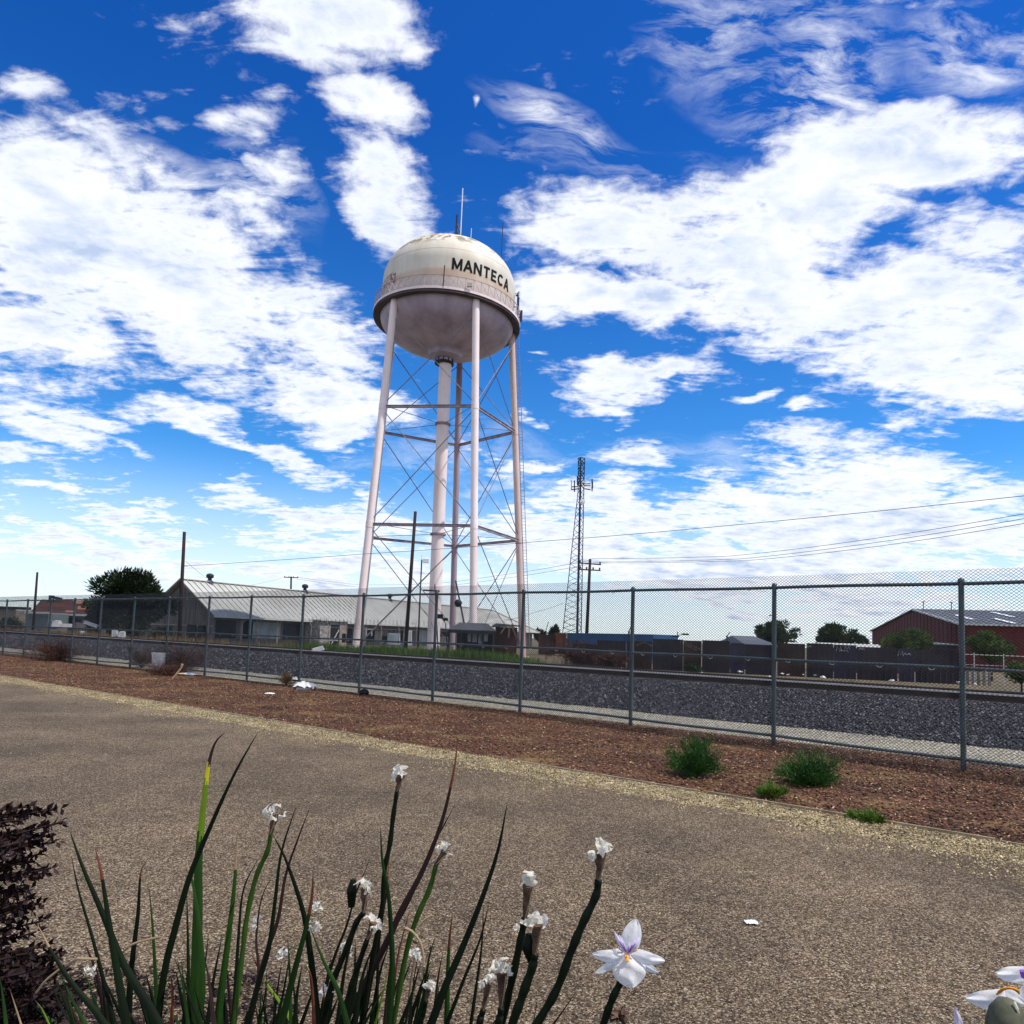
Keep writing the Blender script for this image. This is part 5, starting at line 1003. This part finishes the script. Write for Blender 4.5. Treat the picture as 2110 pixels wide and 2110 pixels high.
LV = [
 ([(463, 1509), (448, 1524), (438.6, 1542), (430, 1575), (424, 1617), (416, 1689), (409, 1773), (407, 1888), (400, 2125)], 15, 'leaf_lime', .95, 'special'),
 ([(531, 1509), (482, 1597), (434, 1702), (391, 1806), (359, 1920), (339, 2002), (322, 2125)], 10, 'leaf_dark', .90, None),
 ([(145, 1715), (173, 1793), (215, 1891), (254, 1985), (303, 2067), (335, 2125)], 14, 'leaf_dark', .85, None),
 ([(147, 1764), (163, 1839), (189, 1927), (212, 2015), (240, 2125)], 8, 'leaf_dark', .87, None),
 ([(196, 1746), (209, 1800), (225, 1904), (241, 2002), (263, 2125)], 15, 'leaf_dark', .84, 'brown'),
 ([(303, 1773), (290, 1800), (284, 1888), (272, 1985), (262, 2125)], 12, 'leaf_dark', .93, 'brown'),
 ([(307, 1827), (315, 1920), (321, 2034), (324, 2125)], 9, 'leaf_green', .95, None),
 ([(380, 1767), (396, 1816), (412, 1920), (417, 2034), (408, 2125)], 12, 'leaf_green', .92, 'straw'),
 ([(489, 1718), (483, 1822), (470, 1936), (453, 2067), (447, 2125)], 13, 'leaf_green', .90, 'straw'),
 ([(456, 1938), (440, 2018), (425, 2125)], 13, 'leaf_dark', .85, None),
 ([(430, 1923), (421, 2002), (405, 2125)], 8, 'leaf_dark', .93, None),
 ([(385, 1842), (388, 1969), (391, 2125)], 9, 'leaf_green', .97, None),
 ([(78, 1907), (111, 1969), (150, 2028), (196, 2083), (225, 2125)], 15, 'leaf_dark', .80, 'straw'),
 ([(562, 1720), (587, 1767), (613, 1839), (628, 1893), (640, 1969), (657, 2125)], 13, 'leaf_dark', .86, None),
 ([(610, 1661), (580, 1757), (567, 1855), (554, 1953), (535, 2018), (505, 2125)], 9, 'leaf_dark', .88, None),
 ([(639, 1663), (614, 1728), (588, 1806), (572, 1897), (542, 1985), (510, 2125)], 8, 'leaf_purple', .93, None),
 ([(531, 1770), (502, 1832), (492, 1920), (483, 2067), (478, 2125)], 8, 'leaf_dark', .92, None),
 ([(561, 1803), (538, 1855), (528, 1936), (532, 2010), (510, 2125)], 7, 'leaf_purple', .95, None),
 ([(943.5, 1519), (937, 1578), (920.6, 1656), (901, 1721), (868, 1800), (826, 1878), (800, 1936), (735, 2060), (700, 2125)], 10, 'leaf_purple', .90, 'brown'),
 ([(935, 1663), (915, 1700), (899, 1730), (868, 1802), (830, 1880), (790, 1950), (720, 2125)], 8, 'leaf_dark', .905, None),
 ([(1044.6, 1659), (1025, 1757), (992, 1855), (956, 1946), (920, 2028), (883, 2125)], 13, 'leaf_dark', .82, None),
 ([(784, 1705), (788, 1773), (800, 1839), (806, 1920), (808, 2002), (802, 2125)], 12, 'leaf_green', .84, None),
 ([(645, 1793), (643, 1848), (630, 1914), (607, 2002), (576, 2125)], 15, 'leaf_green', .82, 'tan'),
 ([(932, 1881), (924, 1969), (920, 2125)], 13, 'leaf_green', .95, 'brown'),
 ([(1008, 1861), (989, 1936), (956, 2018), (915, 2125)], 9, 'leaf_dark', .90, None),
 ([(996, 1865), (992, 1953), (968, 2125)], 8, 'leaf_dark', .93, None),
 ([(640, 1914), (669, 1985), (696, 2041), (720, 2125)], 15, 'leaf_green', .80, None),
 ([(741, 1888), (712, 1989), (693, 2125)], 11, 'leaf_dark', .88, None),
 ([(774, 1904), (744, 1975), (712, 2125)], 14, 'leaf_dark', .86, None),
 ([(770, 1945), (745, 2020), (730, 2125)], 15, 'leaf_dark', .84, None),
 ([(762, 1770), (748, 1805), (730, 1850), (715, 1905), (680, 2000), (655, 2125)], 7, 'leaf_dark', .92, None),
 ([(0, 2015), (8, 2070), (14, 2125)], 15, 'leaf_green', .75, None),
 ([(1187, 2044), (1160, 2083), (1130, 2125)], 8, 'leaf_dark', .85, None),
 ([(1111, 2041), (1104, 2080), (1096, 2125)], 5, 'leaf_green', .9, None),
 ([(1040, 2085), (1020, 2105), (1005, 2125)], 10, 'leaf_dark', .88, None),
 ([(845, 1870), (838, 1900), (822, 1960), (812, 2030), (800, 2125)], 7, 'leaf_brown', .9, None),
 ([(800, 1830), (790, 1880), (780, 1960), (775, 2125)], 8, 'leaf_dark', .94, None),
 ([(802, 1760), (797, 1830), (786, 1900), (770, 1990), (745, 2125)], 8, 'leaf_dark', .95, 'brown'),
 ([(625, 1976), (640, 2010), (645, 2060), (648, 2125)], 13, 'leaf_brown', .83, 'straw'),
 ([(20, 2038), (32, 2075), (48, 2125)], 8, 'leaf_straw', .78, None),
 ([(73, 2062), (88, 2082), (108, 2125)], 9, 'leaf_lime', .8, 'straw'),
 ([(518, 1965), (545, 2020), (580, 2070), (612, 2125)], 9, 'leaf_lime', .95, 'brown'),
 ([(360, 1975), (385, 2040), (415, 2125)], 9, 'leaf_dark', .88, None),
 ([(352, 2000), (356, 2060), (352, 2125)], 14, 'leaf_brown', .9, None),
 ([(800, 1992), (793, 2030), (770, 2125)], 9, 'leaf_lime', .86, None),
 ([(702, 1960), (690, 2020), (672, 2125)], 12, 'leaf_dark', .9, None),
 ([(876, 1990), (868, 2040), (850, 2125)], 9, 'leaf_dark', .9, None), ([(862, 1995), (848, 2050), (820, 2125)], 15, 'leaf_dark', .87, None),
 ([(880, 1895), (866, 1930), (850, 2000), (835, 2125)], 7, 'leaf_straw', .93, None),
 ([(665, 2010), (668, 2060), (668, 2125)], 10, 'leaf_brown', .88, None), ([(598, 1960), (585, 2040), (565, 2125)], 10, 'leaf_dark', .9, None),
 ([(550, 2000), (545, 2060), (530, 2125)], 9, 'leaf_dark', .88, None), ([(622, 1990), (612, 2050), (605, 2125)], 15, 'leaf_dark', .92, None)]
for i in range(44):
    u = rnb.uniform(150, 900); v = rnb.uniform(1930, 2060); du = (u-540)*.12+rnb.uniform(-25, 25); LV.append(([(u+du*.9, v), (u+du*.45, v+60), (u, 2125)], rnb.uniform(8, 15), rnb.choice(['leaf_dark', 'leaf_dark', 'leaf_green', 'leaf_purple']), rnb.uniform(.82, 1.0), None))
for i in range(34):
    u = rnb.uniform(120, 760); v = rnb.uniform(2000, 2085); du = (u-480)*.15+rnb.uniform(-20, 20); LV.append(([(u+du, v), (u+du*.5, v+(2125-v)*.5), (u, 2125)], rnb.uniform(11, 19), rnb.choice(['leaf_dark', 'leaf_dark', 'leaf_dark', 'leaf_green']), rnb.uniform(.85, 1.08), None))
TIP = {'brown': ('leaf_brown', .14), 'straw': ('leaf_straw', .10), 'tan': ('leaf_brown', .22), 'special': None}
extra = []
for li, (pts, wpx, m_, Y, tp) in enumerate(LV):
    if tp == 'special':
        o_ = blade(iris, pts, Y, wpx, m_, bs(pts[-1][0]))
        me = o_.data; me.materials.append(MATS['leaf_purple']); me.materials.append(MATS['leaf_yellow']); me.materials.append(MATS['leaf_green'])
        for p in me.polygons:
            i = p.index//8; j_ = (p.index*7) % 8; i += (j_ % 3)-1; p.material_index = 1 if i < 21 else (2 if i < 27 else (0 if i < 38 else 3))
        o_['label'] = 'leaf with yellow blade and dark curled tip'
    else:
        o_ = blade(iris, pts, Y, wpx, m_, bs(pts[-1][0]), *(TIP[tp] if tp else (None, 0)))
        if li >= 99: extra.append(o_)
b = MB(); em = ['leaf_dark', 'leaf_green', 'leaf_purple']
for o_ in extra:
    me = o_.data; b.cur = em.index(me.materials[0].name) if me.materials[0].name in em else 0; b.add([v.co+base for v in me.vertices], [tuple(p.vertices) for p in me.polygons]); bpy.data.objects.remove(o_)
o_ = smooth_angle(b.build('low_leaves', em, iris), 60); o_['kind'] = 'stuff'
ST = [([(558, 1718), (551, 1754), (528, 1806), (509, 1888), (499, 1969), (480, 2125)], 9, 'stem_green', .88, (567, 1672), 36, 11),
 ([(818, 1630), (811, 1676), (803, 1741), (793, 1790), (787, 1871), (770, 1960), (742, 2125)], 9, 'stem_dark', .88, (827, 1594), 36, 12),
 ([(899, 1780), (885, 1832), (859, 1891), (836, 1969), (808, 2125)], 10, 'stem_green', .88, (918, 1752), 34, 13),
 ([(750, 1880), (735, 1900), (712, 1960), (680, 2040), (665, 2125)], 11, 'stem_dark', .84, (752, 1828), 36, 14),
 ([(757, 1935), (738, 1990), (722, 2040), (700, 2125)], 11, 'stem_dark', .82, (770, 1898), 34, 15),
 ([(1233, 1812), (1228, 1845), (1202, 1900), (1176, 1962), (1146, 2041), (1098, 2125)], 15, 'stem_dark', .74, (1239, 1752), 46, 16),
 ([(1081, 1891), (1073, 1936), (1055, 2018), (1030, 2125)], 14, 'stem_dark', .76, (1089, 1822), 46, 17),
 ([(1102, 1965), (1098, 1989), (1078, 2047), (1050, 2125)], 16, 'stem_dark', .72, (1108, 1902), 46, 18),
 ([(1033, 2076), (1029, 2100), (1024, 2125)], 13, 'stem_dark', .74, (1034, 2000), 46, 19),
 ([(996, 2080), (990, 2100), (985, 2125)], 12, 'stem_dark', .76, (1008, 2022), 34, 20),
 ([(878, 2062), (872, 2090), (860, 2125)], 9, 'stem_dark', .85, (886, 2036), 28, 21)]
for (pts, wpx, m_, Y, fl_, size, sd_) in ST:
    stem(iris, pts, Y, wpx, m_, bs(pts[-1][0])); dead_flower(iris, fl_[0], fl_[1], pts[0][0], pts[0][1], Y-.004, size, sd_)
for (u, v, s_, sd_, Y) in ((655, 1876, 26, 31, .84), (649, 1915, 22, 32, .84), (525, 1905, 26, 33, .95), (714, 1956, 24, 34, .93), (855, 1972, 26, 35, .9), (672, 2046, 26, 36, .9), (185, 2002, 22, 37, .9), (585, 1968, 22, 38, .95), (1066, 1914, 14, 39, .8)):
    ruffle(at(u, v, Y), s_/F_*Y/2*1.1, 'petal_dry', iris, 'withered_flower', 6, sd_)
b = MB(); b.tube([at(1092, 1925, .725), at(1088, 1950, .725), at(1098, 1985, .725)], [.004, .007, .004], 8); b.build('seed_pod', 'stem_dark', iris, smooth=True)
b = MB(); b.tube([at(728, 1812, .845), at(725, 1835, .845), at(724, 1868, .845)], [.003, .006, .004], 8); b.build('seed_pod', 'stem_dark', iris)
for pts in ([(834, 1912), (850, 1920), (865, 1940), (872, 1965), (873, 1985)], [(135, 1990), (160, 1977), (200, 1976)], [(75, 2045), (95, 2020), (124, 1996)], [(248, 1966), (275, 1945), (330, 1930)], [(860, 1912), (875, 1895), (890, 1886)]):
    b = MB(); b.tube(bez([at(u, v, .86) for (u, v) in pts]), .0014, 6); b.build('dry_leaf_strand', 'leaf_straw', iris)
# the open flower on its own stem
def petal(par, root, tip, side_w, m, bulge=.25, cup=.2, name='petal', nrm=Vector((0, -1, 0)), wave=.0, power=.9, blunt=.6):
    d = tip-root; L = d.length; dn = d.normalized(); sd = dn.cross(nrm).normalized(); nn = sd.cross(dn).normalized()*-1; nn = nn if nn.dot(nrm) > 0 else -nn
    g, h = 16, 10; V = []
    for i in range(g+1):
        t = i/g; cc = root+d*t+nn*L*bulge*math.sin(t*math.pi)*.6; ww = side_w/2*(math.sin(math.pi*min(1, .10+.90*t)**power)**blunt*min(1, .35+t*3) if t < 1 else .12)
        for j in range(h+1):
            q = (j/h-.5)*2; V.append(cc+sd*q*ww+nn*(-cup*q*q*ww+wave*math.sin(t*9+q*4)*side_w*.12+.05*side_w*math.cos(q*7)*t))
    b = MB(); b.add(V, [(i*(h+1)+j, i*(h+1)+j+1, (i+1)*(h+1)+j+1, (i+1)*(h+1)+j) for i in range(g) for j in range(h)])
    o = b.build(name, m, par, smooth=True); return o
def flower(plant, c, sc, Y, up_=0, seed=0):
    """c pixel centre, sc scale of pixel offsets, built at real depth Y"""
    def pp(dx_, dy_, dep=0.): return at(c[0]+dx_*sc, c[1]+dy_*sc, Y+dep)
    k = sc/F_*Y
    b = MB(); b.tube([pp(-2, 22, .012), pp(0, 4, .004), pp(0, -3, -.001)], [4*k, 6*k, 7*k], 10); fl = b.build('flower', 'petal', plant, smooth=True)
    petal(fl, pp(0, 2, .004), pp(18, -72, .010), 40*k, 'petal', .10, .35, power=1.0)
    petal(fl, pp(-6, 0, .004), pp(-68, 40, .012), 17*k, 'petal', .2, .3); petal(fl, pp(8, 4, .004), pp(64, 38, .012), 17*k, 'petal', .2, .3)
    p1 = petal(fl, pp(-2, -2, 0), pp(-73, 0, -.004), 27*k, 'petal', .42, .5, wave=.4); p2 = petal(fl, pp(4, -2, 0), pp(77, 14, -.004), 26*k, 'petal', .28, .5, wave=.4)
    p3 = petal(fl, pp(0, 0, -.002), pp(9, 70, -.012), 66*k, 'petal', .22, .45, wave=.35, power=1.05)
    b = MB(); b.tube([pp(-3, 3, -.008), pp(-1, 9, -.0135), pp(1, 15, -.016)], [3.5*k, 4.2*k, 2.5*k], 8, flat=.5); b.build('nectar_spot', 'orange', p3)
    b = MB(); b.tube([pp(8, -3, -.004), pp(15, -7, -.006), pp(20, -9, -.006)], [2*k, 3.2*k, 2*k], 8, flat=.6); b.build('nectar_spot', 'orange', p2)
    b = MB(); b.tube([pp(-9, -4, -.004), pp(-17, -11, -.008)], [1.4*k, 1.8*k], 8, flat=.6); b.build('nectar_spot', 'leaf_brown', p1)
    for (tx, ty, w_, bl) in ((-27, -46, 10, .3), (-17, -40, 8, .25), (27, -38, 10, -.25), (17, -33, 8, -.2), (4, -26, 8, 0)):
        a = petal(fl, pp(0, 2, -.005), pp(tx, ty, -.008), w_*k, 'lilac', .25, .3, name='style_arm', power=.9, blunt=.5)
        b = MB(); b.tube(bez([pp(tx*f+bl*math.sin(f*3)*3, ty*f+2, -.0095-.006*math.sin(f*3.14)) for f in (.15, .4, .62)]), [.4*k]+[.8*k]*13+[.3*k], 6); b.build('violet_stripe', 'violet', a)
    return fl
g2 = Vector((.02, .80, 0)); ip2 = thing('iris_plant', 'open white iris flower with violet centre on a dark bare stem', 'iris flower', g2)
stem(ip2, [(1284, 2012), (1280, 2022), (1261, 2060), (1238, 2125)], .76, 13, 'stem_dark', g2); flower(ip2, (1293, 1966), 1.0, .75)
b = ruffle(at(1273, 2098, .8), .011, 'bract', ip2, 'withered_flower', 6, 51)
g3 = Vector((.40, .62, 0)); ip3 = thing('iris_plant', 'large white iris bloom with an orange stripe cut off by the right edge', 'iris flower', g3)
Yc = .46
def q3(u, v, d=0.): return at(u, v, Yc+d)
k3 = Yc/F_
fl = MB(); fl.tube([q3(2082, 2085), q3(2092, 2064), q3(2102, 2050)], [9*k3, 11*k3, 12*k3], 10); fl = fl.build('flower', 'petal', ip3, smooth=True)
pA = petal(fl, q3(2086, 2048), q3(1988, 2056, -.01), 44*k3, 'petal', .30, .3, wave=.5, power=.85)
pB = petal(fl, q3(2150, 2008, .01), q3(2053, 2006, 0), 34*k3, 'petal', .1, .3, wave=.5, power=1.0, blunt=.45)
pC = petal(fl, q3(2056, 2044, -.003), q3(2113, 2070, -.01), 34*k3, 'petal', .5, .3)
petal(fl, q3(2110, 2070, .0), q3(2128, 2020, -.005), 44*k3, 'petal', .2, .3)
b = MB(); b.tube(bez([q3(2054, 2049, -.014), q3(2066, 2039, -.018), q3(2080, 2036, -.02), q3(2094, 2040, -.02), q3(2100, 2048, -.018)]), [2.4*k3]*3+[4*k3]*22+[2*k3]*4, 8, flat=.6); b.build('nectar_stripe', 'orange', pA)
b = MB(); b.tube([q3(2106, 2000, -.004), q3(2110, 2014, -.004)], 5*k3, 8); b.build('violet_mark', 'violet', pB)
b = MB(); b.tube([q3(2072, 2150, -.03), q3(2074, 2110, -.03), q3(2076, 2085, -.03), q3(2078, 2068, -.028), q3(2079, 2062, -.026)], [34*k3, 33*k3, 29*k3, 20*k3, 6*k3], 20); b.build('bud', 'pod', ip3, smooth=True)
b = MB(); b.tube([q3(2090, 2064, -.035), q3(2096, 2078, -.037), q3(2100, 2090, -.037)], [2*k3, 2.4*k3, 1.5*k3], 6); b.build('bud_edge', 'petal_dry', ip3)
stem(ip3, [(2074, 2145), (2076, 2190)], Yc-.03, 26, 'stem_dark', g3)
petal(fl, q3(1980, 2135), q3(1968, 2075), 19*k3, 'lilac', .1, .4, name='petal', wave=.3, power=.6)
# ------------------------------------------------------------------ the dark red shrub at lower left
gb = Vector((-1.22, 1.15, 0)); rs_ = thing('red_leaved_shrub', 'dark red small leaved shrub filling the lower left corner', 'shrub', gb)
b = MB(); P = []; Dd = []; rr2 = random.Random(9)
spr = [(118, 1667), (128, 1694), (60, 1662), (100, 1668), (112, 1736), (70, 1740), (100, 1722), (80, 1760), (72, 1775), (104, 1789), (90, 1800), (60, 1830), (85, 1862), (88, 1897), (60, 1880), (40, 1930), (70, 1850), (20, 1700), (40, 1690), (0, 1740), (30, 1800), (10, 1860), (50, 1960), (30, 2000), (70, 1990), (20, 2060), (60, 2060), (100, 2050), (-30, 1690), (-60, 1750), (-40, 1850), (-50, 1950), (0, 1960), (-30, 2050), (95, 1950), (55, 1715), (35, 1760), (15, 1910), (75, 1920), (90, 2090), (40, 2100), (20, 1675), (-20, 1665)]
spr += [(rr2.uniform(-70, 50)+20*math.sin(i*2.4), rr2.uniform(1690, 2100)) for i in range(60)]+[(rr2.uniform(-40, 190-abs(k_-60)*1.2), 1960+k_*1.6) for k_ in range(100)]  # the low sprigs also darken the area of the shrub's shadow
for i, (u, v) in enumerate(spr):
    Y = rr2.uniform(1.0, 1.35) if i > 16 else 1.12; tip = at(u, v, Y); dx_ = rr2.uniform(.28, .5); root = Vector((tip.x-dx_, tip.y+rr2.uniform(-.05, .1), tip.z-dx_*rr2.uniform(.05, .3))); mid = root.lerp(tip, .55)+Vector((0, 0, -.012))
    C = bez([root, mid, tip], 14); b.tube(C, .0016, 4, False)
    b.tube([root, root.lerp(gb, .5)+Vector((0, 0, .1)), gb], [.003, .006, .009], 4, False)
    n = len(C); 
    for j in range(4, n):
        d = (C[min(j+1, n-1)]-C[j-1]).normalized(); 
        for s_ in range(4):
            a = rr2.uniform(0, 6.283); e = Vector((math.cos(a)*.2, math.cos(a), math.sin(a))); P.append(tuple(C[j]+d*rr2.uniform(-.006, .006))); Dd.append(tuple((d*.8+e).normalized()))
b.build('branches', 'twig', rs_); leaves('foliage', np.array(P), np.array(Dd), rng.uniform(.010, .017, len(P)), .0075, 'red_leaf', parent=rs_)
# dark leaf litter, laid dense to stand in for the shrub's shadow
n = 9000; P = np.stack([rng.uniform(-1.9, .1, n), rng.uniform(1.6, 3.1, n), rng.uniform(.004, .03, n)], 1); k = (P[:, 0] < -.95+.25*np.sin(P[:, 1]*3))|(P[:, 1] < 2.2); P = P[k]; stones('shadow_leaf_litter', P, rng.uniform(.006, .018, len(P)), 'red_leaf', (1, .5, .12), tilt=.4)
scene.render.resolution_x = 1024; scene.render.resolution_y = 1024
